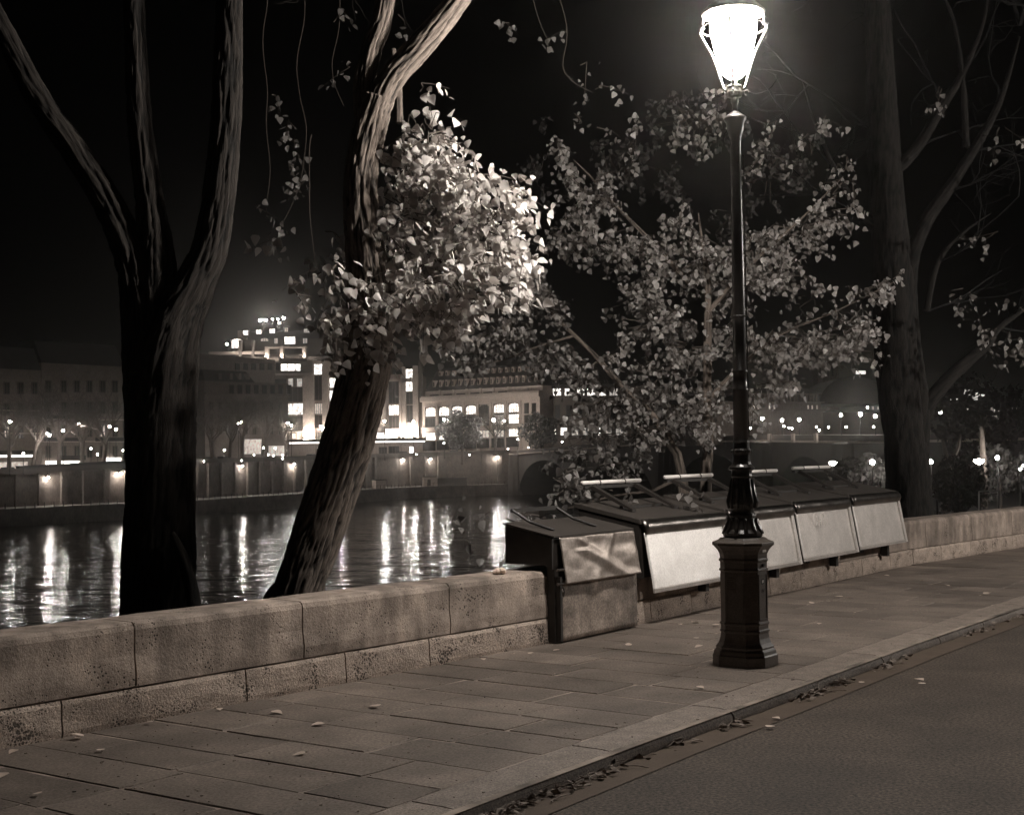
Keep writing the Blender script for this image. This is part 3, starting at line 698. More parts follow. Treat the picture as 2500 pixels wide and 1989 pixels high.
def pxp(lst, Y):   # (px, py[, Y]) -> points
    return [at(q[0], q[1], q[2] if len(q) > 2 else Y) for q in lst]
def pr(lst, Y): return [w_ / 2 * Y / F for w_ in lst]

# tree 1: big dark forked tree at the left
Y1 = 10.9
t1 = thing('poplar_tree', 'big dark forked tree trunk rising behind the wall at the left', 'tree', at(390, 1500, Y1) + Vector((0, 0, -6)), 'poplars on the lower quay')
mb = MB(); limb(mb, pxp([(380, 3300), (385, 1700), (388, 1300), (392, 1050), (402, 900), (432, 780), (478, 690), (518, 590), (545, 400), (556, 200), (560, 20), (566, -200), (590, -520), (640, -900)], Y1), pr([230, 185, 178, 170, 164, 132, 104, 88, 80, 74, 66, 60, 42, 12], Y1), 84, .05, .08, 1.0); mb.build('trunk', M_bark_shaded, t1, smooth=True)
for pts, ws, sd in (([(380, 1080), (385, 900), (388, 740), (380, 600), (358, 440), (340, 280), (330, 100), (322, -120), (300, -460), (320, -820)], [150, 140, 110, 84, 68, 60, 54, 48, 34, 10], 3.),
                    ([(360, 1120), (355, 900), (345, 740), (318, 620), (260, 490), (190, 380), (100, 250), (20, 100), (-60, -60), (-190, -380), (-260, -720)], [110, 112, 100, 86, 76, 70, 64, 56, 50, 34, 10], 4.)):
    mb = MB(); limb(mb, pxp(pts, Y1 + .03), pr(ws, Y1), 64, .05, .075, sd); mb.build('limb', M_bark_shaded, t1, smooth=True)
mb = MB(); limb(mb, pxp([(420, 1300, 10.6), (450, 1370, 10.58), (470, 1450, 10.58), (478, 1540, 10.58)], Y1), pr([14, 30, 34, 40], Y1), 24, .05, .05, 9.0); mb.build('side_shoot', M_bark_shaded, t1, smooth=True)

# tree 2: leaning trunk with the brightly lit leaves
Y2 = 11.1
t2 = thing('poplar_tree', 'leaning furrowed tree with brightly lit leaves around its fork', 'tree', at(700, 1500, Y2) + Vector((0, 0, -6)), 'poplars on the lower quay')
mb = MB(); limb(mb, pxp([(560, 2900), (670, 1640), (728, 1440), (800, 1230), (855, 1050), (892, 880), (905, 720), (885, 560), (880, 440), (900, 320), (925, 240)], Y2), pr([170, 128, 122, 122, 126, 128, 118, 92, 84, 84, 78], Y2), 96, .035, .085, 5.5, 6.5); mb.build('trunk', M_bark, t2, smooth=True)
mb = MB(); limb(mb, pxp([(915, 280), (955, 195), (1020, 120), (1085, 45), (1140, -30), (1240, -180), (1400, -420), (1480, -800)], Y2), pr([72, 68, 66, 62, 56, 50, 34, 10], Y2), 72, .03, .07, 6.1, 6.5); mb.build('limb', M_bark, t2, smooth=True)
mb = MB(); limb(mb, pxp([(900, 300), (890, 215), (905, 130), (930, 60), (942, -20), (950, -160), (940, -480), (980, -820)], Y2 + .05), pr([76, 58, 56, 52, 50, 44, 28, 8], Y2), 64, .03, .07, 7.3, 6.5); mb.build('limb', M_bark, t2, smooth=True)
mb = MB(); limb(mb, pxp([(975, 300), (972, 200), (960, 120)], Y2 + .6), pr([22, 18, 14], Y2), 20, .05, .03, 7.9); mb.build('limb', M_bark, t2, smooth=True)
mb = MB(); limb(mb, pxp([(905, 700), (960, 620), (1040, 560), (1130, 520)], Y2 + .1), pr([18, 12, 8, 4], Y2), 16, .06, .02, 8.9); mb.build('limb', M_bark, t2, smooth=True)
BL2 = [(1285, 520, 18, 25, 1.2, 10.9), (1165, 395, 22, 18, 1.0, 11.0), (1290, 640, 25, 30, 1.0, 10.9), (1245, 700, 45, 28, .9, 10.8), (820, 640, 40, 50, .9, 10.9), (840, 800, 60, 50, 1.0, 10.7), (1130, 770, 60, 25, .8, 10.7), (1250, 470, 38, 45, 1.2, 10.9), (1265, 590, 40, 50, 1.1, 10.9), (1150, 450, 40, 40, .9, 11.0), (1045, 330, 85, 65, 1.0), (980, 400, 60, 70, 1.0), (1060, 420, 95, 70, 1.1), (1000, 520, 90, 90, 1.3), (1100, 520, 80, 70, 1.2), (1215, 500, 62, 58, 1.2), (1180, 560, 80, 60, 1.2), (940, 620, 70, 80, 1.2),
       (1060, 620, 130, 70, 1.3), (1200, 650, 85, 60, 1.1), (1000, 700, 110, 60, 1.2), (1120, 720, 100, 50, 1.1), (900, 740, 70, 60, 1.0), (1010, 790, 80, 35, .8), (870, 820, 60, 50, .8), (1080, 800, 70, 28, .5), (1045, 235, 40, 22, .5, 10.6), (960, 870, 40, 30, .5)]
n2 = foliage(t2, [(a, b, c, d, e, (f[0] if f else (Y2 + .1 if b < 650 else Y2 - .35))) for a, b, c, d, e, *f in BL2], Y2 - .35, .084, M_leaf, singles=298, wind=.45, dz=.45, dens=2.9, sl=.75)
foliage(t2, [(790, 560, 60, 70, .5, 11.2), (800, 660, 70, 60, .8, 11.0), (760, 730, 70, 50, .6, 11.0), (830, 770, 60, 50, 1.0, 10.9), (690, 560, 40, 20, .5, 11.4)], 11, .085, M_leaf, name='sparse_foliage')

# tree 3: leafy poplar behind the boxes
Y3 = 15.5
t3 = thing('poplar_tree', 'thin stemmed leafy tree behind the bookseller boxes and lamp post', 'tree', at(1715, 1400, Y3) + Vector((0, 0, -6)), 'poplars on the lower quay')
for pts, ws, nm in (([(1715, 2600), (1722, 1300), (1728, 1100), (1727, 900), (1728, 700), (1715, 600), (1705, 520)], [60, 30, 26, 22, 16, 9, 3], 'trunk'),
                ([(1690, 1500), (1665, 1157), (1640, 1090), (1595, 1017), (1515, 940), (1450, 865), (1362, 780), (1300, 720)], [40, 24, 22, 20, 16, 12, 8, 3], 'limb'),
                ([(1690, 700), (1600, 600), (1500, 500), (1440, 430), (1400, 390)], [14, 11, 8, 5, 2], 'limb'), ([(1730, 760), (1830, 650), (1950, 540), (2060, 430)], [14, 10, 6, 2], 'limb'),
                ([(1728, 980), (1790, 910), (1900, 820), (2040, 760), (2180, 690)], [14, 10, 7, 4, 2], 'limb'), ([(1400, 820), (1300, 850), (1240, 875), (1180, 890)], [7, 5, 4, 3], 'limb'),
                ([(1466, 878), (1420, 905), (1350, 930)], [6, 4, 3], 'limb'), ([(1665, 1160), (1600, 1195), (1500, 1210), (1370, 1245)], [12, 8, 6, 5], 'limb')):
    mb = MB(); limb(mb, pxp(pts, Y3), pr(ws, Y3), 14, .12, .01, len(pts) * 1.3); mb.build(nm, M_bark, t3, smooth=True)
BL3 = [(1365, 390, 55, 55, .5), (1430, 480, 90, 65, .9), (1370, 560, 50, 35, .8), (1450, 585, 95, 45, 1.3), (1550, 620, 90, 40, 1.4), (1650, 560, 40, 80, .6), (1590, 690, 50, 35, 1.5), (1690, 640, 90, 60, 1.2), (1560, 720, 70, 40, 1.1),
       (1840, 600, 100, 70, .8), (1950, 560, 100, 50, .9), (2030, 520, 50, 40, .7), (2070, 430, 45, 60, .45), (1880, 670, 90, 45, 1.0), (1800, 700, 70, 50, 1.1), (1990, 720, 60, 35, .4), (2100, 715, 70, 25, .6), (2170, 690, 40, 25, .8),
       (2060, 800, 75, 55, 1.0), (1970, 830, 90, 50, .9), (2070, 855, 60, 35, .8), (1860, 860, 80, 60, 1.0), (1900, 930, 50, 40, .8), (1780, 800, 50, 80, .7), (1830, 980, 35, 50, .8), (1600, 790, 90, 60, .9), (1680, 850, 60, 70, .9),
       (1330, 745, 60, 45, .9), (1270, 720, 60, 60, 1.0), (1260, 820, 60, 50, .9), (1160, 855, 70, 35, 1.0), (1340, 860, 70, 50, .8), (1410, 920, 70, 50, .9), (1160, 890, 40, 20, .6),
       (1500, 970, 90, 60, 1.1), (1590, 910, 70, 50, .9), (1640, 980, 80, 60, 1.0), (1560, 1050, 90, 60, 1.0), (1450, 1060, 80, 50, .6), (1700, 1020, 70, 60, .9), (1760, 950, 40, 60, .8), (1480, 1130, 70, 35, .7), (1360, 1110, 45, 40, .6),
       (1690, 330, 80, 70, .3), (1870, 370, 70, 70, .25), (1990, 320, 45, 50, .3), (1560, 320, 60, 50, .25), (1740, 250, 70, 50, .2), (1440, 310, 50, 40, .2)]
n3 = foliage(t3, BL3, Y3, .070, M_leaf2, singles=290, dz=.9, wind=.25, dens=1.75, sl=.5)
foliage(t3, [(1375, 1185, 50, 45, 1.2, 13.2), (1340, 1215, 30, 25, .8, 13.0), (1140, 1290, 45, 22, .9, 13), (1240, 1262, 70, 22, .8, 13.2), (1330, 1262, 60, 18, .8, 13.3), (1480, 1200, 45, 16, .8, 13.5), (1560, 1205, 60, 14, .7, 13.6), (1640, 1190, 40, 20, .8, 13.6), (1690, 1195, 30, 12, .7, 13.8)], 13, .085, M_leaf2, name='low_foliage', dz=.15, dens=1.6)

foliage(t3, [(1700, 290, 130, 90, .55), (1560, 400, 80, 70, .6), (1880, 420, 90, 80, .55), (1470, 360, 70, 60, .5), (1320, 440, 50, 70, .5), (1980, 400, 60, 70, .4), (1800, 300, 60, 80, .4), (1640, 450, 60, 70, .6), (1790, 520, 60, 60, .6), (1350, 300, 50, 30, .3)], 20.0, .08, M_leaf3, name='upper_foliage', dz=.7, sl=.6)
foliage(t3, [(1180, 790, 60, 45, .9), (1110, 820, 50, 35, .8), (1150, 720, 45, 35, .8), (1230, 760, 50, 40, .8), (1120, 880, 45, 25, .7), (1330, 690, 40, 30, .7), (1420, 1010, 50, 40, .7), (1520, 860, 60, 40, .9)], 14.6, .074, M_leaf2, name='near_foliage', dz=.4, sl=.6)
# tree 4: big dark tree at the right
Y4 = 21.5
t4 = thing('poplar_tree', 'large dark double trunked tree behind the wall at the right', 'tree', at(2220, 1400, Y4) + Vector((0, 0, -6)), 'poplars on the lower quay')
mb = MB(); limb(mb, pxp([(2225, 2200), (2222, 1400), (2218, 1180), (2205, 1050), (2190, 900), (2180, 700), (2165, 450), (2150, 200), (2140, -100), (2160, -420), (2130, -800)], Y4), pr([150, 120, 108, 100, 105, 96, 84, 72, 60, 38, 10], Y4), 60, .09, .08, 2.2); mb.build('trunk', M_bark_shaded2, t4, smooth=True)
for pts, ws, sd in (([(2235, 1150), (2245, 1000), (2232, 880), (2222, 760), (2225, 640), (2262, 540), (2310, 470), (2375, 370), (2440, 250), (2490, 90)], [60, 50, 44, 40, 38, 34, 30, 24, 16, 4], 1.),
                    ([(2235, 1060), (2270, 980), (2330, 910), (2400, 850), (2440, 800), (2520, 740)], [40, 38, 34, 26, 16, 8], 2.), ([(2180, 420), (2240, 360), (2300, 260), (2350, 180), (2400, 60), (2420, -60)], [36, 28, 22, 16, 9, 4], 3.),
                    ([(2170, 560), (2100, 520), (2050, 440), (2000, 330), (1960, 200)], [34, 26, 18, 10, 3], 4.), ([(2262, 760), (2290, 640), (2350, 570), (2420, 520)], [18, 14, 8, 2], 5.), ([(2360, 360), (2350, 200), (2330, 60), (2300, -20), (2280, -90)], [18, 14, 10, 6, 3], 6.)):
    mb = MB(); limb(mb, pxp(pts, Y4), pr(ws, Y4), 28, .1, .05, sd); mb.build('limb', M_bark_shaded2, t4, smooth=True)
foliage(t4, [(2430, 800, 60, 40, .5), (2460, 870, 50, 50, .5), (2390, 780, 50, 40, .35), (2350, 700, 60, 60, .18), (2450, 560, 60, 60, .2), (2300, 200, 60, 80, .12), (2440, 300, 60, 80, .12), (2480, 740, 30, 40, .5)], Y4 - 1, .09, M_leaf2, name='sparse_foliage')
mb = MB(); rs4 = random.Random(5)
def twg(p, d, l, r_, dep):
    q = p; pts = [p]
    for i in range(4): d = (d + Vector((rs4.gauss(0, .2), rs4.gauss(0, .2), rs4.gauss(0, .2)))).normalized(); q = q + d * l / 4; pts.append(q)
    mb.tube(pts, [r_, r_ * .8, r_ * .65, r_ * .5, r_ * .3], 4, cap=False)
    if dep < 3:
        for _ in range(3): twg(pts[rs4.choice((1, 2, 3, 4))], (d + Vector((rs4.gauss(0, .6), rs4.gauss(0, .6), rs4.gauss(-.1, .6)))).normalized(), l * .62, r_ * .5, dep + 1)
for px, py, dx, dz in ((2310, 470, .6, .5), (2375, 370, .8, .2), (2440, 250, .3, .8), (2400, 850, .8, .3), (2350, 180, .4, .7), (2300, 260, -.3, .9), (2050, 440, -.6, .6), (2100, 520, -.7, .2), (2160, 350, -.5, .8), (2150, 200, .5, .8), (2290, 640, .8, .1), (2240, 360, .7, .4), (2330, 60, -.4, .8), (2440, 800, .7, -.2), (2262, 760, .8, .2)):
    twg(at(px, py, Y4), Vector((dx, rs4.gauss(0, .3), dz)).normalized(), 1.6, .022, 0)
tag(mb.build('bare_twigs', M_bark_shaded2, t4), kind='stuff')
rs4 = random.Random(9)
for tr, Yt, mt_, tips in ((t1, Y1, M_bark_shaded, [(590, -520), (640, -880), (566, -250), (300, -460), (320, -800), (-190, -380), (-260, -700), (-100, -160), (322, -200)]), (t2, Y2, M_bark, [(1400, -420), (1480, -780), (1240, -200), (940, -480), (980, -800), (950, -220)]), (t4, Y4, M_bark_shaded2, [(2160, -420), (2130, -780), (2140, -140), (2490, 60), (2420, -60)])):
    mb = MB()
    for px, py in tips:
        for _ in range(3): twg(at(px, py, Yt), Vector((rs4.gauss(0, .6), rs4.gauss(0, .6), rs4.uniform(.2, 1))).normalized(), 1.5, .02 * Yt / 11, 0)
    tag(mb.build('crown_twigs', mt_, tr), kind='stuff')
# loose hanging sprays of a further tree between the left trunks
t5 = thing('poplar_tree', 'dim thin hanging twigs with a few leaves between the two left trunks', 'tree', at(760, 60, 14.5), 'poplars on the lower quay')
for pts in ([(740, -60), (735, 200), (745, 330), (720, 480), (690, 560)], [(640, -40), (650, 300), (655, 520)], [(830, -40), (820, 160), (840, 260)], [(1300, -40), (1330, 60), (1350, 110)], [(1350, -60), (1380, 90), (1390, 180), (1450, 230)], [(760, 330), (750, 460), (770, 620), (790, 700)]):
    cp = crom(pxp(pts, 14.5), [.008] * len(pts), .08)[0]; ph_ = random.random() * 9
    cp = [q + Vector((noise.noise(Vector((i * .13, ph_, 0))) * .10, noise.noise(Vector((i * .13, ph_, 7))) * .1, 0)) for i, q in enumerate(cp)]
    mb = MB(); mb.tube(cp, list(np.linspace(.006, .0025, len(cp))), 4, cap=False); mb.build('hanging_stem', M_twig, t5)
foliage(t5, [(835, 70, 25, 60, .35), (835, 160, 40, 40, .35), (660, 230, 30, 60, .25), (720, 320, 60, 50, .25), (740, 400, 50, 50, .3), (650, 560, 30, 30, .5), (620, 500, 15, 20, .3), (700, 450, 60, 60, .18), (1380, 80, 20, 16, .3), (1455, 225, 12, 10, .6), (980, 30, 40, 30, .2), (1230, 60, 15, 15, .3), (1420, 160, 30, 30, .15)], 14.5, .075, M_leaf2, name='sparse_foliage')
# loose branches at the top right above the river
# ------------------------------------------------------------------ fallen leaves and litter
lm2 = leaf_mesh('leaf', M_dry)
fl_px = [(185, 1805), (205, 1800), (38, 1833), (360, 1765), (535, 1732), (668, 1738), (100, 1940), (790, 1768), (246, 1835), (745, 1840), (925, 1726), (1250, 1598), (1350, 1590), (1290, 1598), (1535, 1578), (1660, 1525), (1690, 1520), (1700, 1560), (1712, 1577), (1738, 1527), (1705, 1678), (1985, 1475), (2058, 1458), (2075, 1460), (2250, 1418), (2320, 1432), (2415, 1448), (2410, 1452), (2020, 1445), (2000, 1523), (1855, 1490), (2160, 1405), (10, 1890), (1180, 1610)]
g_ = 'dry leaves fallen on the pavement'
for i, (px, py) in enumerate(fl_px):
    q = gp(px, py, .004); sz = random.uniform(.045, .085); rot = Matrix.Rotation(random.uniform(0, 6.28), 4, 'Z') @ Matrix.Rotation(random.uniform(-.25, .25), 4, 'X')
    o = bpy.data.objects.new('fallen_leaf', lm2); COL.objects.link(o); o.matrix_world = Matrix.Translation(q + Vector((0, 0, .012))) @ rot @ Matrix.Scale(sz, 4)
    tag(o, 'small pale dry leaf fallen on the grey flagstones', 'leaf', g_)
for i, (px, py) in enumerate([(1890, 1749), (2105, 1665), (1870, 1772), (2240, 1655), (2250, 1668), (2050, 1658)]):
    q = gp(px, py, ZR + .02); o = bpy.data.objects.new('fallen_leaf', lm2); COL.objects.link(o)
    o.matrix_world = Matrix.Translation(q) @ Matrix.Rotation(random.uniform(0, 6), 4, 'Z') @ Matrix.Scale(random.uniform(.05, .09), 4)
    tag(o, 'small pale dry leaf fallen on the dark asphalt of the road', 'leaf', 'dry leaves fallen on the road')
mb = MB(); P = []
for s_c, ln, dn in ((wall_s(1170, 0, KERB), .3, 40), (wall_s(1350, 0, KERB), .25, 15), (wall_s(1420, 0, KERB), .16, 22), (wall_s(1640, 0, KERB), .12, 8), (wall_s(1760, 0, KERB), .2, 24), (wall_s(1960, 0, KERB), .3, 45), (wall_s(2030, 0, KERB), .25, 26), (wall_s(2160, 0, KERB), .35, 34), (wall_s(2370, 0, KERB), .5, 30), (wall_s(2470, 0, KERB), .4, 20), (plen(KERB)[3], 1.0, 60)):
    for _ in range(dn):
        ss = s_c + random.gauss(0, ln * .5); p0, d0 = pat(KERB, ss); n0 = left(d0); o_ = abs(random.gauss(0, .05)) + .012
        b = Vector((p0.x - n0.x * o_, p0.y - n0.y * o_, ZR + .012 + abs(random.gauss(0, .012)))); P.append(b)
        if random.random() < .35:
            a = random.gauss(0, .5); dd = Vector((d0.x * math.cos(a) - d0.y * math.sin(a), d0.x * math.sin(a) + d0.y * math.cos(a), random.gauss(0, .12))); ll = random.uniform(.04, .16)
            mb.tube([b, b + dd * ll * .5 + Vector((0, 0, .006)), b + dd * ll], .0025, 4)
lit = MB(); lit.v = mb.v; lit.f = mb.f; pos = np.array([tuple(p_) for p_ in P]); nl = len(pos)
k = len(LEAFV); Bs = leaf_basis(nl, 0, .1)
for i in range(nl):
    sz = random.uniform(.025, .06); vs = (Bs[i] @ LEAFV.T).T * sz * np.array([1, 1, .5]) + pos[i]; vs[:, 2] = np.maximum(vs[:, 2], ZR + .008); lit.add(vs, [tuple(int(a) for a in f) for f in LEAFF])
tag(lit.build('gutter_litter', M_litter), 'dead leaves and twigs gathered in the gutter along the kerb', kind='stuff')

mb = MB()
for i in range(900):
    px, py = random.uniform(0, 2500), random.uniform(1400, 1989); q = gp(px, py, .004); 
    ins = True
    for P_, sgn in ((KERB, 1), (WALL, -1)):
        h = hitline(P_, q.xy, Vector((.8, -.6)) if sgn > 0 else Vector((-.8, .6)))
        if h is None: ins = False
    if not ins or q.y > 30: continue
    s_ = random.uniform(.003, .009); mb.box(q + Vector((0, 0, s_ * .3)), (s_, s_ * random.uniform(.5, 2.4), s_ * .5), random.uniform(0, 3))
tag(mb.build('pavement_grit', M_joint), 'tiny chips and grit scattered over the flagstones', kind='stuff')
# ------------------------------------------------------------------ river, lower quays, ground
ZW = -10.4
mb = MB(); mb.add([(-1500, -200, ZW), (1500, -200, ZW), (1500, 3000, ZW), (-1500, 3000, ZW)], [(0, 1, 2, 3)]); tag(mb.build('river', M_water), kind='structure')
mb = MB(); QA = off(WALL, WT - .02); QB = off(WALL, 17); strip(mb, QA, QA, -6.5, .0); strip(mb, QB, QA, -6.5, -6.5); strip(mb, QB, QB, ZW - 1, -6.5)
tag(mb.build('lower_quay', M_soil), kind='structure')
FE = [(-200, -60), (-94, 244), (-66.4, 283.8), (-29, 375), (-11, 392), (8, 401), (60, 430), (300, 560)]
FE = [V2(q) for q in FE]; ZQ = -7.2
FR = off(FE, 9)                                   # foot of the embankment wall
mb = MB(); strip(mb, off(FE, 9.2), FE, ZQ, ZQ); strip(mb, FE, FE, ZQ, ZW - .5); tag(mb.build('far_lower_quay', M_fquay), kind='structure')
def far_top(px):
    ys = np.interp(px, [0, 480, 1150, 1260, 1700], [1147, 1120, 1101, 1098, 1090]); d = ray(px, ys); h = hitline(FR, Vector((0, 0)), Vector((d.x, d.y))); return CAM + d * (h[0]), h[1]
ft = [far_top(px) for px in (0, 240, 480, 800, 1000, 1150, 1260)]
sL = [h for _, h in ft]; zL = [q.z for q, _ in ft]
def topz(s): return float(np.interp(s, sL, zL))
ew = thing('embankment_wall', 'dark stone embankment wall along the far bank, lit in pools by wall lamps', 'wall', (ft[2][0].x, ft[2][0].y, ZQ))
mb = MB(); mb2 = MB(); n = 60; SS = np.linspace(0, plen(FR)[-1] - 5, n + 1)
for a, b in zip(SS, SS[1:]):
    pa, da = pat(FR, a); pb, db = pat(FR, b)
    za, zb = topz(a), topz(b); q = left(da) * .8
    for m_, z0a, z0b, z1a, z1b, o_ in ((mb, ZQ, ZQ, za - 1.0, zb - 1.0, 0.0), (mb2, za - 1.0, zb - 1.0, za, zb, -.25)):
        nn = left(da) * o_
        m_.add([(pa.x + nn.x, pa.y + nn.y, z0a), (pb.x + nn.x, pb.y + nn.y, z0b), (pb.x + nn.x, pb.y + nn.y, z1b), (pa.x + nn.x, pa.y + nn.y, z1a), (pa.x + q.x, pa.y + q.y, z1a), (pb.x + q.x, pb.y + q.y, z1b)], [(0, 1, 2, 3), (3, 2, 5, 4)])
mb.build('retaining_face', M_fquay, ew); mb2.build('parapet', M_fdark, ew)
mb = MB()
for i in range(46):
    s_ = sL[0] - 12 + i * 5.2; p0, d0 = pat(FR, s_); n0 = left(d0); z1 = topz(s_) - 1.05
    mb = MB(); q = p0 - n0 * .3; mb.box((q.x, q.y, (ZQ + z1) / 2), (1.3, .7, z1 - ZQ), math.atan2(d0.y, d0.x)); mb.build('pilaster', M_fquay, ew)
# street behind the embankment
mb = MB(); A = off(FE, 9.6); B = off(FE, 130); za_ = []
SSA = [pat(A, s_)[0] for s_ in np.linspace(0, plen(A)[-1], 40)]; SSB = [pat(B, s_)[0] for s_ in np.linspace(0, plen(B)[-1], 40)]
zz = [topz(s_) - 1.0 for s_ in np.linspace(0, plen(FR)[-1], 40)]
mb.add([(a.x, a.y, z) for a, z in zip(SSA, zz)] + [(b.x, b.y, z) for b, z in zip(SSB, zz)], [(i, i + 1, 41 + i, 40 + i) for i in range(39)]); tag(mb.build('far_street', M_road), kind='structure')
# railing on the edge of the far lower quay
rl = thing('quay_railing', 'thin post and rail fence on the edge of the far lower quay', 'railing', (FE[2].x, FE[2].y, ZQ))
pm = bpy.data.meshes.new('post'); b_ = MB(); b_.box((0, 0, .5), (.14, .14, 1.0)); pm.from_pydata(b_.v, [], b_.f); pm.materials.append(M_iron2)
se = hitline(FE, Vector((0, 0)), Vector((ray(-30, 1200).x, ray(-30, 1200).y)))[1]; RP = off(FE, .4)
base = wl(rl); rail = []
for i in range(95):
    p0, d0 = pat(RP, se + i * 2.1); inst('post', pm, rl, Matrix.Translation(Vector((p0.x, p0.y, ZQ)) - base)); rail.append((p0.x, p0.y, ZQ + .95))
mb = MB(); mb.tube(rail, .03, 4); mb.build('rail', M_iron2, rl)
# wall lamps that make the pools of light
wlab = 'small lamp bracketed to the far embankment wall, throwing a pool of light'
def small_lamp(name, p, r, mt, label, group, pole=None, cat='lamp', lobes=(9, 6), cap=False):
    t = thing(name, label, cat, Vector((p.x, p.y, pole if pole is not None else p.z)), group)
    mb = MB(); mb.ball(p, r, *lobes); mb.build('lamp_head', mt, t, smooth=True)
    if cap:
        mb = MB(); mb.lathe(p, [(r * 2.6, r * .5), (r * 1.6, r * 1.3), (r * .3, r * 1.8)], 8); mb.build('added_light_cap', M_iron2, t)  # cap added to keep lamp light off the upper facades
    if pole is not None:
        mb = MB(); mb.tube([Vector((p.x, p.y, pole)), Vector((p.x, p.y, p.z - r * .8))], [.09, .05], 6); mb.build('lamp_post', M_iron2, t)
    return t
M_wl = emit('wall lamp', 1500.0, .6)
for px in (118, 296, 470, 592, 718, 835, 985, 1052, 1215):
    d = ray(px, 1160); h = hitline(off(FE, 8.0), Vector((0, 0)), Vector((d.x, d.y)))
    if h:
        p0 = Vector((d.x, d.y)) * h[0]; z = topz(h[1]) - 1.9; t = small_lamp('wall_lamp', Vector((p0.x, p0.y, z)), .16, M_wl, wlab, 'wall lamps on the far embankment')
        n0 = left(pat(FR, h[1])[1]); mb = MB(); mb.tube([Vector((p0.x, p0.y, z)), Vector((p0.x + n0.x * 1.5, p0.y + n0.y * 1.5, z + .2))], .04, 5); mb.build('bracket', M_iron2, t)
        mb = MB(); mb.lathe(Vector((p0.x, p0.y, z)), [(.42, .05), (.2, .3), (.05, .4)], 8); mb.build('hood', M_iron2, t)

# ------------------------------------------------------------------ far facades
class Fac:
    def __init__(s, pl, Yl, pr_, Yr):
        s.a = at(pl, 1000, Yl).xy; s.b = at(pr_, 1000, Yr).xy; s.d = (s.b - s.a).normalized(); s.n = Vector((s.d.y, -s.d.x))   # n faces the camera
        s.rz = math.atan2(s.d.y, s.d.x)
    def uz(s, px, py):
        r_ = ray(px, py); e = s.d; den = r_.x * e.y - r_.y * e.x; t = (s.a.x * e.y - s.a.y * e.x) / den
        P = CAM + r_ * t; return (P.xy - s.a).dot(s.d), P.z
    def rect(s, x0_, y0_, x1_, y1_):
        xm, ym = (x0_ + x1_) / 2, (y0_ + y1_) / 2
        return s.uz(x0_, ym)[0], s.uz(x1_, ym)[0], s.uz(xm, y1_)[1], s.uz(xm, y0_)[1]
    def P(s, u, d_, z): q = s.a + s.d * u + s.n * d_; return Vector((q.x, q.y, z))
    def ubox(s, mb, u0_, u1_, z0, z1, d0, d1):
        c = s.P((u0_ + u1_) / 2, (d0 + d1) / 2, (z0 + z1) / 2); mb.box(c, (abs(u1_ - u0_), abs(d1 - d0), z1 - z0), s.rz)
    def box(s, mb, x0_, y0_, x1_, y1_, d0, d1):
        u0_, u1_, z0, z1 = s.rect(x0_, y0_, x1_, y1_); s.ubox(mb, u0_, u1_, z0, z1, d0, d1)
    def part(s, name, mt, par, r_, d0, d1):
        mb = MB(); s.box(mb, *r_, d0, d1); return mb.build(name, mt, par)
    def window(s, par, r_, mt, nx=2, ny=1, arch=False, fr=.16, frame=None, d=.12):
        u0_, u1_, z0, z1 = s.rect(*r_); frame = frame or M_slate
        mb = MB(); s.ubox(mb, u0_ - fr, u0_, z0 - fr, z1 + fr, -.1, d + .1); s.ubox(mb, u1_, u1_ + fr, z0 - fr, z1 + fr, -.1, d + .1)
        s.ubox(mb, u0_, u1_, z0 - fr, z0, -.1, d + .1); s.ubox(mb, u0_, u1_, z1, z1 + fr, -.1, d + .1)
        for i in range(1, nx): uu = u0_ + (u1_ - u0_) * i / nx; s.ubox(mb, uu - .05, uu + .05, z0, z1, .0, d + .05)
        for i in range(1, ny): z_ = z0 + (z1 - z0) * i / ny; s.ubox(mb, u0_, u1_, z_ - .05, z_ + .05, .0, d + .04)
        w_ = mb.build('window', frame, par)
        pn = MB()
        if arch:
            n = 10; cu = (u0_ + u1_) / 2; hw = (u1_ - u0_) / 2; rise = hw * .42
            loop = [(u0_, z0), (u1_, z0), (u1_, z1 - rise)] + [(cu + hw * math.cos(a), z1 - rise + rise * math.sin(a)) for a in np.linspace(0, math.pi, n)[1:-1]] + [(u0_, z1 - rise)]
            vs = [s.P(u, .06, z) for u, z in loop] + [s.P(u, .0, z) for u, z in loop]; k = len(loop)
            pn.add(vs, [tuple(range(k)), tuple(reversed(range(k, 2 * k)))] + [((i + 1) % k, i, k + i, k + (i + 1) % k) for i in range(k)])
        else: s.ubox(pn, u0_, u1_, z0, z1, .0, .06)
        pn.build('pane', mt, w_); return w_

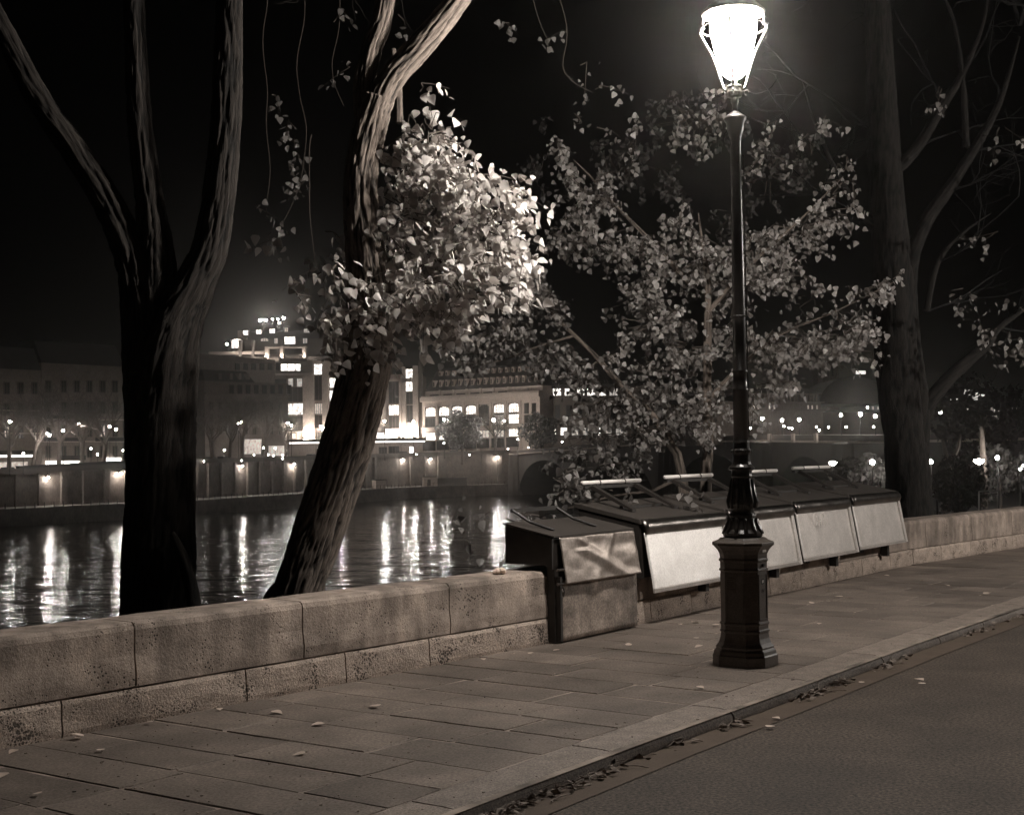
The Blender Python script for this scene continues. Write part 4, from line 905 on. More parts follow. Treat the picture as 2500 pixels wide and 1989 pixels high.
# --- department store tower
FT = Fac(640, 432, 1035, 432)
tw_ = thing('department_store', 'tall stepped art deco department store with floodlit pillars and lit windows across the river', 'building', Vector((*FT.P(5, -8, 0).xy, 1)))
for nm, mt, r_, d0, d1 in [('wall', M_fstone, (700, 915, 1032, 1116), -20, -.2), ('wall', M_fstone, (640, 880, 945, 914.6), -22, -3), ('wall', M_fgrey, (570, 866, 941, 890), -30, -6.2), ('wall', M_fdark, (562, 822, 830, 866), -34, -9), ('roof', M_slate, (566, 800, 800, 822), -38, -12),
        ('roof_block', M_fstone, (562, 799, 586, 822), -16, -11.8), ('chimney', M_fstone, (786, 772, 806, 800), -20, -14), ('pillar', M_fstone, (741, 916, 768, 1075), -.2, 1.6), ('pillar', M_fstone, (788, 895, 803, 1075), -.2, 1.6),
        ('pillar', M_fstone, (975, 925, 980, 1075), -.2, .8), ('pillar', M_fstone, (983, 895, 991, 1075), -.2, 1.6), ('pillar', M_fstone, (1009, 893, 1022, 1075), -.2, 1.6), ('pillar', M_fgrey, (1023, 882, 1031, 1060), -.2, .9),
        ('cornice', M_fstone, (655, 911, 761, 916), -3, .3), ('cornice', M_fstone, (948, 923, 980, 930), -.2, .8), ('terrace_parapet', M_fdark, (678, 874, 742, 881), -6, -2.2), ('attic_wall', M_fgrey, (668, 881, 760, 911), -4, -2.9),
        ('pillar', M_fstone, (640, 845, 649, 872), -7, -4.6), ('pillar', M_fstone, (677, 842, 686, 872), -7, -4.6), ('pillar', M_fstone, (732, 842, 741, 872), -7, -4.6), ('pillar', M_fgrey, (573, 826, 580, 866), -9.2, -6), ('pillar', M_fgrey, (605, 826, 611, 866), -9.2, -6),
        ('lintel', M_fstone, (640, 842.5, 742, 846.5), -7.2, -4.4), ('loggia_beam', M_fstone, (498, 854, 640, 861), -9.4, -6.6), ('beam', M_fdark, (690, 862, 735, 866), -9, -4.5),
        ('canopy', M_fdark, (708, 1071, 1042, 1077), -.2, 4.5), ('ground_wall', M_fstone, (740, 1084, 768, 1118), -.1, .4), ('ground_wall', M_fstone, (980, 1086, 1000, 1112), -.1, .5), ('awning', M_awn, (1040, 1074, 1062, 1102), 0, 3),
        ('turret', M_fdark, (1022, 875, 1031, 915), -8, -4)]:
    FT.part(nm, mt, tw_, r_, d0, d1)
FT.part('canopy_edge', M_strip, tw_, (712, 1078, 1040, 1081), 4.3, 4.6)
for r_, mt, nx in [((702, 985, 740, 1012), M_lit, 3), ((769, 985, 787, 1010), M_litdim, 4), ((767, 889, 787, 914), M_lit, 2), ((805, 923, 824, 946), M_lit, 2), ((805, 953, 824, 979), M_lit, 2), ((702, 946, 740, 980), M_fwin, 3), ((769, 917, 787, 976), M_fwin, 2), ((769, 1013, 787, 1044), M_fwin, 2),
        ((704, 1018, 738, 1052), M_fwin, 3), ((991, 901, 1007, 923), M_lit, 2), ((991, 932, 1007, 955), M_lit, 2), ((993, 958, 1007, 986), M_fwin, 2), ((994, 990, 1007, 1030), M_fwin, 2), ((950, 989, 974, 1013), M_lit, 4), ((950, 932, 973, 984), M_fwin, 3), ((950, 1016, 974, 1045), M_fwin, 3),
        ((941, 1047, 953, 1070), M_shop, 1), ((920, 1056, 938, 1070), M_shop, 3), ((725, 924, 738, 944), M_litdim, 1), ((704, 924, 716, 944), M_litdim, 1), ((714, 1058, 724, 1070), M_litdim, 1), ((776, 1056, 788, 1070), M_fwin, 2),
        ((980, 1086, 990, 1110), M_shop, 1), ((1000, 1090, 1010, 1110), M_shop, 2), ((926, 1092, 944, 1110), M_fwin, 3), ((1034, 1092, 1045, 1103), M_shop, 1), ((950, 1090, 974, 1112), M_fwin, 3), ((775, 1092, 790, 1110), M_shop, 2)]:
    FT.window(tw_, r_, mt, nx, frame=M_fgrey, d=.25)
FT2 = Fac(640, 434.8, 1035, 434.8); FT3 = Fac(560, 440.7, 835, 440.7); FT4 = Fac(560, 443.8, 835, 443.8)
for r_ in [(686, 888.5, 701, 905), (702, 888.5, 720, 905), (721, 888.5, 734, 905)]: FT2.window(tw_, r_, M_lit, 1)
for r_, mt, ar in [((566, 827, 591, 850), M_lit, True), ((695, 822, 721, 840), M_lit, False), ((637, 825.5, 655, 833), M_litdim, True), ((670, 826, 678, 839), M_litdim, False), ((694, 850, 728, 868), M_fwin, False), ((652, 853, 675, 864), M_fwin, False), ((614, 857, 638, 866), M_fwin, False), ((740, 826, 750, 838), M_litdim, False), ((806, 832, 816, 838), M_lit, False)]: FT3.window(tw_, r_, mt, 3 if ar or r_[0] > 690 else 2, arch=ar)
for r_ in [(593, 807, 606, 818), (626, 805, 638, 815), (658, 803, 671, 813), (695, 800, 703, 810), (742, 803, 760, 812), (782, 806, 792, 812)]:
    mb = MB(); FT4.box(mb, r_[0] - 2, r_[1] - 3, r_[2] + 2, r_[3] + 3, -1, .0); d_ = mb.build('dormer', M_fdark, tw_); FT4.window(tw_, r_, M_litdim if r_[0] > 690 else M_lit, 2)
# floodlights at the pillar feet, and lamps on the roof terrace
M_flood = emit('floodlight', 1500.0, .5)
for px in (747, 761, 795, 987, 1014, 977):
    t = thing('floodlight', 'small floodlight on the canopy shining up a pillar of the department store', 'floodlight', FT.P(FT.uz(px, 1068)[0], 2.6, FT.uz(px, 1068)[1]), 'floodlights on the store canopy')
    mb = MB(); q = FT.P(FT.uz(px, 1066)[0], 2.7, FT.uz(px, 1068)[1]); mb.box(q, (.8, .3, .25)); mb.build('glowing_lens', M_flood, t)
    mb = MB(); mb.box(q + Vector((0, -.3, 0)), (.9, .25, .7)); mb.build('housing', M_iron2, t)
for px in (644, 681, 737, 573, 605):
    t = thing('floodlight', 'small floodlight on the roof terrace beneath a short pillar', 'floodlight', FT.P(FT.uz(px, 872)[0], -3.8, FT.uz(px, 872)[1]), 'floodlights on the store terrace')
    q = FT.P(FT.uz(px, 872)[0], -3.6, FT.uz(px, 872)[1]); mb = MB(); mb.box(q, (.6, .25, .2)); mb.build('glowing_lens', emit('terrace floodlight', 350.0, .5) if px == 644 else bpy.data.materials['terrace floodlight'], t)
    mb = MB(); mb.box(q + Vector((0, -.25, 0)), (.7, .2, .5)); mb.build('housing', M_iron2, t)
for px, py, r_, mt in [(632, 781, .42, M_star), (647, 780, .3, M_pt), (641, 779, .25, M_pt), (663, 778, .22, M_pt), (676, 778, .22, M_pt), (690, 775, .38, M_star), (680, 787, .2, M_pt), (551, 839, .3, M_pt)]:
    q = FT4.uz(px, py); small_lamp('roof_lamp', FT4.P(q[0], -2, q[1]), r_, mt, 'bright lamp on the roof of the department store', 'lamps on the store roof', pole=FT4.uz(px, 800 if px > 560 else 862)[1])

# --- right wing
FW = Fac(1031, 430, 1330, 398)
wg = thing('store_wing', 'long department store wing with arched lit windows and mansard roof full of dormers', 'building', Vector((*FW.P(20, -5, 0).xy, 1)))
def sl(x, y0_, sl_=-.046): return y0_ + (x - 1031) * sl_
mb = MB()
def wbox(mb, x0_, ya, x1_, yb, d0, d1, s1=-.046, s2=-.05): FW.box(mb, x0_, (ya + (0.5 * (x0_ + x1_) - 1031) * s1), x1_, yb + (0.5 * (x0_ + x1_) - 1031) * s2, d0, d1)
uL, uR = FW.uz(1031, 1000)[0], FW.uz(1318, 1000)[0]
zc = FW.uz(1170, 975)[1]; zat = FW.uz(1110, 951)[1]; zg = FW.uz(1180, 1110)[1] - 3
mb = MB(); FW.ubox(mb, uL, uR, zg, zc, -15, 0); mb.build('wall', M_fstone, wg)
mb = MB(); FW.ubox(mb, uL - .2, uR + .3, zc, zc + 1.3, -15, .9); FW.ubox(mb, uL, uR + .2, zc + 1.3, zc + 1.8, -15, .5); mb.build('cornice', M_fstone, wg)
mb = MB(); FW.ubox(mb, uL, uR, zc + 1.8, zat, -15, -1.5); mb.build('attic_wall', M_fstone, wg)
zs = FW.uz(1240, 1037)[1]; mb = MB(); FW.ubox(mb, uL, uR, zs - .5, zs, 0, .5); mb.build('string_course', M_fstone, wg)
ztop = FW.uz(1150, 893)[1]; mb = MB(); mb.hexa([FW.P(uL, -1.6, zat), FW.P(uR, -1.6, zat), FW.P(uR, -15, zat), FW.P(uL, -15, zat)], [FW.P(uL + 2, -5.5, ztop), FW.P(uR - 1, -5.5, ztop), FW.P(uR - 1, -12, ztop), FW.P(uL + 2, -12, ztop)]); mb.build('mansard_roof', M_slate, wg)
bays = [1052, 1085, 1117, 1151, 1183, 1219, 1255]
for i, x in enumerate(bays):
    dyv = (x - 1052) * -.052; litv = i not in (4,)
    FW.window(wg, (x - 12, 995 + dyv, x + 12, 1016 + dyv), M_lit if litv else M_fwin, 4, 3, arch=True)
    FW.window(wg, (x - 12, 1022 + dyv, x + 12, 1044 + dyv), M_litdim if i == 5 else (M_lit if i == 6 else M_fwin), 5, 2)
    mb = MB(); FW.box(mb, x - 12.5, 1017 + dyv, x + 12.5, 1021.5 + dyv, 0, .25); mb.build('spandrel', M_fdark, wg)
    FW.window(wg, (x - 12, 1057 + dyv * .9, x + 12, 1074 + dyv * .9), M_lit if i in (0, 1, 6) else M_litdim, 3, 1)
    mb = MB(); FW.box(mb, x - 11.5, 1077 + dyv * .9, x + 11.5, 1100 + dyv * .9, 0, 1.5); mb.build('awning', M_awn, wg)
    mb = MB(); FW.box(mb, x + 13.5, 988 + dyv, x + 19, 1105 + dyv, 0, .45); mb.build('pilaster', M_fstone, wg)
    if i < 6:
        mb = MB(); FW.box(mb, x - 10, 963 + dyv, x + 11, 974 + dyv, -1.5, -1.35); mb.build('attic_window', M_fwin, wg)
        mb = MB(); FW.box(mb, x + 13, 952 + dyv, x + 17, 972 + dyv, -1.5, -1.1); mb.build('attic_pier', M_fstone, wg)
for x in (1286, 1304): FW.window(wg, (x - 4, 985, x + 4, 1008), M_fwin, 1, 2); FW.window(wg, (x - 4, 1014, x + 4, 1030), M_fwin, 1, 2)
FD = Fac(1031, 430, 1330, 398)
def dormer(px, py, w_, h_, dback):
    u, z = FW.uz(px, py); sc = 413 / F; hw = w_ / 2 * sc * .95; hh = h_ * sc
    dm = MB(); FW.ubox(dm, u - hw, u + hw, z - hh / 2, z + hh / 2, dback - 3, dback)
    n = 8; loop = [(u + hw * math.cos(a), z + hh / 2 + hw * .55 * math.sin(a)) for a in np.linspace(0, math.pi, n)]; k = len(loop)
    dm.add([FW.P(a, dback + .15, b) for a, b in loop] + [FW.P(a, dback - 3, b) for a, b in loop], [tuple(range(k)), tuple(reversed(range(k, 2 * k)))] + [((i + 1) % k, i, k + i, k + (i + 1) % k) for i in range(k)])
    d_ = dm.build('dormer', M_fstone, wg); pn = MB(); FW.ubox(pn, u - hw * .5, u + hw * .5, z - hh * .42, z + hh * .32, dback, dback + .08); pn.build('pane', M_fwin, d_)
for i in range(17): x = 1048.5 + i * 15.6; dormer(x, 937 - (x - 1048) * .055, 8, 15, -2.0)
for i in range(15): x = 1055 + i * 16.2; dormer(x, 911.5 - (x - 1055) * .055, 8, 10, -3.6)
# --- further building to the right with a row of lit upper windows
FX = Fac(1318, 405, 1560, 396)
fx = thing('office_building', 'dark long building with a row of square lit top windows right of the store wing', 'building', Vector((*FX.P(12, -5, 0).xy, 1)))
FX.part('wall', M_fgrey, fx, (1319, 946, 1560, 1108), -14, 0); FX.part('roof', M_slate, fx, (1319, 938, 1560, 946), -14, .3)
for i, x in enumerate((1360, 1389, 1417, 1444, 1470, 1498, 1525)): FX.window(fx, (x - 10, 948.5, x + 10, 965.5), M_lit if i < 5 else M_litdim, 3, 2)
for i in range(8): FX.window(fx, (1330 + i * 27, 990, 1339 + i * 27, 1020), M_fwin, 2, 1)
for i in range(7): FX.window(fx, (1342 + i * 27, 1044, 1358 + i * 27, 1062), M_lit if i in (0, 1, 4) else M_litdim, 2, 1)
# --- dark building left of the tower
FN = Fac(498, 330, 706, 350)
fn = thing('apartment_building', 'dim grey apartment block with dark mansard roof left of the department store', 'building', Vector((*FN.P(5, -5, 0).xy, 0)))
FN.part('wall', M_fgrey, fn, (500, 932, 704, 1120), -12, 0); FN.part('cornice', M_fgrey, fn, (499, 962, 705, 966), 0, .6)
u0_, u1_, z0, z1 = FN.rect(500, 903, 622, 932); mb = MB(); mb.hexa([FN.P(u0_, .1, z0), FN.P(u1_, .1, z0), FN.P(u1_, -11, z0), FN.P(u0_, -11, z0)], [FN.P(u0_ + 1, -2.5, z1), FN.P(u1_ - 1, -2.5, z1), FN.P(u1_ - 1, -9, z1), FN.P(u0_ + 1, -9, z1)]); mb.build('mansard_roof', M_slate, fn)
for x in (540, 567, 588, 609): mb = MB(); FN.box(mb, x - 3, 911, x + 3, 926, -2.5, -.3); mb.build('dormer', M_fgrey, fn)
for i in range(8): FN.window(fn, (561 + i * 20, 941, 569 + i * 20, 960), M_fwin, 1, 1)
for r_ in range(3):
    for i in range(9): FN.window(fn, (512 + i * 21, 982 + r_ * 30, 519 + i * 21, 1000 + r_ * 30), M_fwin, 2, 1, frame=M_fgrey)
FN.part('shop_front', M_litdim, fn, (588, 1072, 640, 1108), .1, .4); FN.part('shop_front', M_litdim, fn, (655, 1088, 700, 1112), .1, .3)
FB = Fac(560, 350, 706, 372)
fb = thing('apartment_building', 'taller grey block rising behind the dark mansard roof, under the store loggia', 'building', Vector((*FB.P(5, -5, 0).xy, 0)))
FB.part('wall', M_fgrey, fb, (500, 868, 700, 1100), -14, -4); FB.part('cornice', M_fgrey, fb, (499, 880, 701, 883), -4, -3.4)
for i in range(6): FB.window(fb, (575 + i * 20, 888, 583 + i * 20, 902), M_fwin, 1, 1)
# --- houses at the far left, behind the bare trees
FH = Fac(-60, 287, 330, 318)
hz_ = [('town_house', 'pale town house with shuttered windows and a lit shop awning at the far left edge', (-80, 900, 100, 1150), M_house), ('town_house', 'pale balconied town house with bright shopfront behind the bare trees at left', (101, 890, 300, 1150), M_house)]
for k, (nm, lb, r_, mt) in enumerate(hz_):
    u0_, u1_, z0, z1 = FH.rect(*r_); h = thing(nm, lb, 'house', Vector((*FH.P((u0_ + u1_) / 2, -5, 0).xy, -1.4)), 'town houses on the far bank')
    mb = MB(); FH.ubox(mb, u0_, u1_, -2.5, z1, -12, 0); mb.build('wall', mt, h)
    mb = MB(); mb.hexa([FH.P(u0_, .2, z1), FH.P(u1_, .2, z1), FH.P(u1_, -12, z1), FH.P(u0_, -12, z1)], [FH.P(u0_, -3, z1 + 5), FH.P(u1_, -3, z1 + 5), FH.P(u1_, -9, z1 + 5), FH.P(u0_, -9, z1 + 5)]); mb.build('roof', M_slate, h)
    xs = (-60, -22, 16, 50, 84) if k == 0 else (117, 155, 187, 218, 250, 280)
    for x in xs:
        for y in (930, 982, 1038, 1089):
            if k == 0 and y > 1080: continue
            y2 = y + (4 if k == 0 else 0)
            FH.window(h, (x - 5.5, y2, x + 5.5, y2 + 27), M_litdim if (x, y) in ((16, 1038), (250, 1038)) else M_fwin, 2, 1, frame=M_fgrey)
    for y in ((1056, 1000) if k == 0 else (1076, 1022)): FH.part('cornice', M_fstone, h, (r_[0], y, r_[2], y + 3), 0, .5)
    if k == 1:
        for xa, xb, y in ((103, 200, 1068), (103, 200, 1014), (228, 300, 1116 - 48)): FH.part('balcony_rail', M_iron2, h, (xa, y, xb, y + 9), .7, .8)
        for xa, xb in ((110, 134), (142, 197)): FH.part('shop_front', M_shop, h, (xa, 1125, xb, 1140), .3, .6)
        FH.part('shop_front', M_shop, h, (256, 1117, 292, 1140), .3, .6); FH.part('awning', M_awn, h, (140, 1112, 196, 1123), .2, 2.2)
    else:
        FH.part('awning', M_awn, h, (-60, 1100, 64, 1110), .2, 3.5); FH.part('awning_edge', M_strip, h, (-60, 1111, 66, 1116), 3.3, 3.5); FH.part('shop_front', M_litdim, h, (-60, 1128, 64, 1147), .3, .6)

# --- street lamps along the far street (px, py, depth)
fls = [(24, 1029, 252), (116, 1058, 262), (121, 1062, 262), (57, 1107, 258), (193, 1034, 278), (154, 1051, 275), (238, 1109, 286), (222, 1095, 284), (268, 1041, 290), (283, 1048, 292), (582, 1034, 322), (587, 1030, 322), (548, 1099, 322), (643, 1093, 322), (672, 1094, 322), (703, 1032, 335), (711, 1038, 335), (783, 1041, 350), (790, 1044, 350), (939, 1028, 372), (1009, 1029, 380), (1084, 1024, 388), (1137, 1030, 388), (1231, 1027, 388), (1084, 1081, 388), (1174, 1071, 388), (1326, 1066, 380), (1372, 1078, 380), (1264, 1072, 385)]
for i, (px, py, Y) in enumerate(fls):
    small_lamp('far_street_lamp', at(px, py, Y), .24 if py < 1065 else .2, (M_ptb if px > 900 else M_pt) if py < 1065 else M_pt2, 'small glowing street lamp on the far bank street', 'street lamps on the far bank', pole=-1.2 + max(0, (px - 100) / 600), cat='street lamp', cap=(px < 800 and py < 1065))
small_lamp('far_street_lamp', at(1205, 1025, 386), .4, M_star, 'brightest star shaped street lamp in front of the arched store windows', 'street lamps on the far bank', pole=.6, cat='street lamp')
# small lights at street level: windows of stalls and car lamps
for px, py, Y in [(498, 1126, 300), (590, 1124, 312), (690, 1119, 322), (620, 1110, 330), (640, 1111, 330), (655, 1110, 330), (668, 1112, 330), (690, 1111, 330), (1017, 1109, 385), (1146, 1110, 385), (1240, 1096, 385), (1290, 1092, 385), (300, 1100, 300)]:
    q = at(px, py, Y); t = thing('small_light', 'tiny point of light at street level on the far bank', 'light', q, 'tiny lights along the far street'); mb = MB(); mb.ball(q, .15, 7, 4); mb.build('bulb', M_pt2, t)
# parked cars seen behind the far parapet and booksellers' boxes on it
def car(p, ang, label):
    c = thing('parked_car', label, 'car', p, 'parked cars on the far street'); ca, sa = math.cos(ang), math.sin(ang)
    def X(u, v, z): return Vector((p.x + u * ca - v * sa, p.y + u * sa + v * ca, p.z + z))
    mb = MB(); side = [(-2.1, .3), (-2.1, .75), (-1.4, .9), (-1.0, 1.4), (.6, 1.45), (1.2, .95), (2.0, .8), (2.15, .35)]; n = len(side)
    mb.add([X(u, -.85, z) for u, z in side] + [X(u, .85, z) for u, z in side], [tuple(range(n)), tuple(reversed(range(n, 2 * n)))] + [((i + 1) % n, i, n + i, n + (i + 1) % n) for i in range(n)]); mb.build('body', M_car, c, bevel=.08)
    for u in (-1.35, 1.35):
        for v in (-.8, .8): mb = MB(); mb.tube([X(u, v - .1, .33), X(u, v + .1, .33)], .33, 12); mb.build('wheel', M_ink, c)
    mb = MB(); mb.hexa([X(-.95, -.87, .95), X(.95, -.87, .95), X(.95, .87, .95), X(-.95, .87, .95)], [X(-.8, -.83, 1.36), X(.55, -.83, 1.36), X(.55, .83, 1.36), X(-.8, .83, 1.36)]); mb.build('window_band', M_fwin, c)
for i, (px, Y, sc_) in enumerate([(20, 252, 1), (62, 254, 1), (515, 305, 1), (545, 308, 1), (760, 340, 1), (985, 378, 1), (1110, 392, 1)]):
    d = at(px, 1100, Y); hh = hitline(FR, Vector((0, 0)), Vector((d.x, d.y)))
    z = topz(hh[1]) - 1.0; dd = pat(FR, hh[1])[1]
    q = Vector((d.x, d.y)) ; q = q.normalized() * (hh[0] * Vector((d.x, d.y)).length + 7)
    car(Vector((q.x, q.y, z)), math.atan2(dd.y, dd.x), 'dark parked car behind the far parapet, ' + ['at the left picture edge', 'second from the left edge', 'left below the dim apartment block', 'right below the dim apartment block', 'beside the leaning tree trunk', 'below the store canopy', 'below the arched windows'][i])
for i, px in enumerate((68, 88, 108, 128, 148, 168, 200, 222, 244, 266, 288)):
    d = at(px, 1130, 260); hh = hitline(off(FE, 9.3), Vector((0, 0)), Vector((d.x, d.y))); q = Vector((d.x, d.y)) * hh[0]; dd = pat(FR, hh[1])[1]; z = topz(hh[1])
    mb = MB(); mb.box((q.x, q.y, z + .2), (4.6, 1.0, .4), math.atan2(dd.y, dd.x)); mb.box((q.x, q.y, z + .45), (4.7, 1.15, .1), math.atan2(dd.y, dd.x)); o = mb.build('closed_stall_box', M_paint)
    tag(o, 'dark closed bookseller box standing on the far parapet', 'bookstall', 'closed boxes on the far parapet')
# cabins on the far lower quay
for px, w_, h_, lb in ((855 + 70, 3, 2.2, 'small pale cabin on the far lower quay beside the leaning trunk'), (1050, 4, 2.6, 'small square cabin on the far lower quay below the arched windows'), (1100, 9, 2.0, 'long low dark boat shed on the far lower quay')):
    d = ray(px, 1190); hh = hitline(off(FE, 3), Vector((0, 0)), Vector((d.x, d.y))); q = Vector((d.x, d.y)) * hh[0]; dd = pat(off(FE, 3), hh[1])[1]; an = math.atan2(dd.y, dd.x) - .6
    c_ = thing('cabin', lb, 'cabin', (q.x, q.y, ZQ)); mb = MB(); mb.box((q.x, q.y, ZQ + h_ / 2), (w_, 2.4, h_), an); mb.build('wall', M_fstone if w_ < 9 else M_fdark, c_)
    mb = MB(); mb.box((q.x, q.y, ZQ + h_ + .1), (w_ + .5, 2.9, .2), an); mb.build('roof', M_slate, c_)
    mb = MB(); mb.box((q.x - .2, q.y - 1.25, ZQ + 1), (.9, .15, 1.8), an); mb.build('door', M_fdark, c_)

ORD = ['first', 'second', 'third', 'fourth', 'fifth', 'sixth', 'seventh', 'eighth', 'ninth', 'tenth', 'eleventh', 'twelfth', 'thirteenth', 'fourteenth', 'fifteenth', 'sixteenth', 'seventeenth', 'eighteenth', 'nineteenth', 'twentieth', 'twenty-first', 'twenty-second', 'twenty-third', 'twenty-fourth', 'twenty-fifth', 'twenty-sixth', 'twenty-seventh', 'twenty-eighth', 'twenty-ninth', 'thirtieth']
def relabel(group, fmt):
    L = [o for o in COL.objects if o.parent is None and o.get('group') == group]
    def key(o):
        c_ = [k_ for k_ in o.children]; q_ = o.location if o.type == 'EMPTY' else sum((Vector(b) for b in o.bound_box), Vector()) / 8; return q_.x / q_.y
    for i_, o in enumerate(sorted(L, key=key)): o['label'] = fmt.format('leftmost' if i_ == 0 else ORD[i_] + (' from the left' if '{}' in fmt else ''))
# ------------------------------------------------------------------ bare plane trees on the far bank
def bare_tree(c, h, seed, lean=0.0, leafy=False):
    rs = random.Random(seed); trunk = MB(); crown = MB()
    top = c + Vector((lean * h * .4, rs.uniform(-.5, .5), h * .38))
    trunk.tube(crom([c - Vector((0, 0, .5)), c + Vector((lean * h * .12, 0, h * .12)), c + Vector((lean * h * .25, 0, h * .26)), top], [.42, .36, .3, .26], .8)[0], list(np.linspace(.42, .24, len(crom([c, c, c, top], [1] * 4, .8)[0]) or 4))[:0] or .45, 8)
    def br(p, d, l, r_, dep):
        pts = [p]; q = p
        for i in range(3):
            d = (d + Vector((rs.gauss(0, .16), rs.gauss(0, .16), rs.gauss(.06, .12)))).normalized(); q = q + d * l / 3; pts.append(q)
        crown.tube(pts, [r_, r_ * .85, r_ * .7, r_ * .55], 4 if dep < 3 else 3, cap=False)
        if dep < 6:
            for _ in range(3 if dep < 3 else 2):
                a = pts[rs.choice((2, 3))]; dd = (d + Vector((rs.gauss(0, .55), rs.gauss(0, .55), rs.gauss(.05, .4)))).normalized(); br(a, dd, l * rs.uniform(.6, .8), r_ * .56, dep + 1)
    for k in range(6):
        a = k * 1.05 + rs.random(); br(top - Vector((0, 0, rs.uniform(0, h * .1))), Vector((math.cos(a) * .55, math.sin(a) * .55, .9)).normalized(), h * .26, .24, 0)
    return trunk, crown
tpx = [(22, 246, 17, .02), (78, 250, 18, .18), (143, 256, 19, .05), (200, 262, 16, .02), (252, 266, 17, .10), (520, 300, 15, -.1), (560, 306, 15, .1), (592, 312, 16, 0), (640, 318, 17, .08), (700, 326, 15, -.05), (1210, 388, 14, 0), (1300, 386, 13, .1)]
for i, (px, Y, h, ln) in enumerate(tpx):
    d = at(px, 1130, Y); hh = hitline(off(FE, 12), Vector((0, 0)), Vector((d.x, d.y))); q = Vector((d.x, d.y)) * hh[0]; c = Vector((q.x, q.y, topz(hh[1]) - 1.0))
    t = thing('plane_tree', 'bare plane tree on the far bank ' + ['at the left picture edge', 'leaning right in front of the pale houses', 'in front of the bright shopfront', 'with thin pale stem', 'nearest the big left trunk', 'left in front of the dim apartment block', 'forking before the dim apartment block', 'in front of the lit doorway', 'with wide crown below the store', 'beside the leaning tree trunk', 'below the arched windows', 'right of the arched windows'][i], 'tree', c, 'bare trees along the far bank')
    a, b = bare_tree(c, h * .95, i * 7 + 3, ln); a.build('trunk', M_fbark, t, smooth=True); b.build('branches', M_fbark, t)
def bush(name, c, r, n, label, mt, lf=.3, flat=1.0, group=None):
    t = thing(name, label, 'bush' if 'tree' not in name else 'tree', c - Vector((0, 0, r)), group)
    q = rng.normal(0, 1, (n, 3)); q /= np.linalg.norm(q, axis=1)[:, None]; rad = rng.uniform(.35, 1, n) ** .6 * (1 + .25 * np.sin(q[:, 0] * 5) * np.cos(q[:, 2] * 4))
    pos = q * rad[:, None] * r; pos[:, 2] *= flat; pos += np.array(c); tag(leaves_joined('foliage', pos, np.full(n, lf) * rng.uniform(.6, 1.3, n), leaf_basis(n), mt, t), kind='stuff')
    mb = MB(); mb.tube([c - Vector((0, 0, r * 1.4 + 1)), c], [.08 * r + .05, .03 * r + .02], 6); mb.build('trunk', M_fbark, t)
M_fl = leafmat('far leaves', .16, .06)
bush('leafy_tree', at(1128, 1048, 386), 6.5, 2600, 'round leafy tree in front of the store wing windows', M_fl, .7, .8)
bush('leafy_tree', at(1320, 1050, 380), 5.5, 1500, 'leafy tree right of the store wing by the bridge end', M_fl, .7, .9)

# ------------------------------------------------------------------ stone bridge
BA = at(1262, 1150, 398).xy; BB = at(2260, 1120, 168).xy
bd = (BB - BA).normalized(); BL_ = (BB - BA).length; bn = Vector((bd.y, -bd.x))
if bn.y > 0: bn = -bn
br_ = thing('stone_bridge', 'dark old stone bridge with low arches crossing the river at the right', 'bridge', (BA.x, BA.y, ZW))
def Bp(s_, d_, z): q = BA + bd * s_ + bn * d_; return (q.x, q.y, z)
def bs_px(px): 
    d = ray(px, 1100); e = bd; den = d.x * e.y - d.y * e.x; t = (BA.x * e.y - BA.y * e.x) / den; return (Vector((d.x, d.y)) * t - BA).dot(bd)
def bz_px(px, py):
    d = ray(px, py); e = bd; den = d.x * e.y - d.y * e.x; t = (BA.x * e.y - BA.y * e.x) / den; return (CAM + d * t).z
zdeck = lambda s_: float(np.interp(s_, [bs_px(1262), bs_px(1650), bs_px(1850), bs_px(2150)], [bz_px(1262, 1100), bz_px(1650, 1066), bz_px(1850, 1062), bz_px(2150, 1062)]))
arches = [(bs_px(1266), bs_px(1400)), (bs_px(1430), bs_px(1600)), (bs_px(1640), bs_px(1850)), (bs_px(1885), bs_px(2050)), (bs_px(2085), bs_px(2230))]
def intr(s_):
    for a, b in arches:
        if a < s_ < b: c_ = (a + b) / 2; h_ = (b - a) / 2; top = zdeck(c_) - 3.2; return ZW + (top - ZW) * math.sqrt(max(0, 1 - ((s_ - c_) / h_) ** 2))
    return ZW - .5
ss = sorted(set(list(np.arange(-30, BL_ + 60, 1.6)) + [v for a, b in arches for v in (a + .01, b - .01, a, b)]))
mb = MB(); D = 13
vs = []; 
for s_ in ss: zl, zt_ = intr(s_), zdeck(s_); vs += [Bp(s_, 0, zl), Bp(s_, 0, zt_), Bp(s_, -D, zl), Bp(s_, -D, zt_)]
fs = []
for i in range(len(ss) - 1): a = i * 4; b = a + 4; fs += [(a, b, b + 1, a + 1), (a + 1, b + 1, b + 3, a + 3), (b + 2, a + 2, a + 3, b + 3), (b, a, a + 2, b + 2)]
mb.add(vs, fs); mb.build('arched_body', M_fdark, br_)
mb = MB(); A = [Bp(s_, .5, zdeck(s_) - .9) for s_ in ss]
for i in range(len(ss) - 1):
    a, b = ss[i], ss[i + 1]
    if b - a > .1: mb.hexa([Bp(a, .5, zdeck(a) - 1.1), Bp(b, .5, zdeck(b) - 1.1), Bp(b, 0, zdeck(b) - 1.1), Bp(a, 0, zdeck(a) - 1.1)], [Bp(a, .5, zdeck(a) - .8), Bp(b, .5, zdeck(b) - .8), Bp(b, 0, zdeck(b) - .8), Bp(a, 0, zdeck(a) - .8)])
mb.build('cornice', M_fstone, br_)
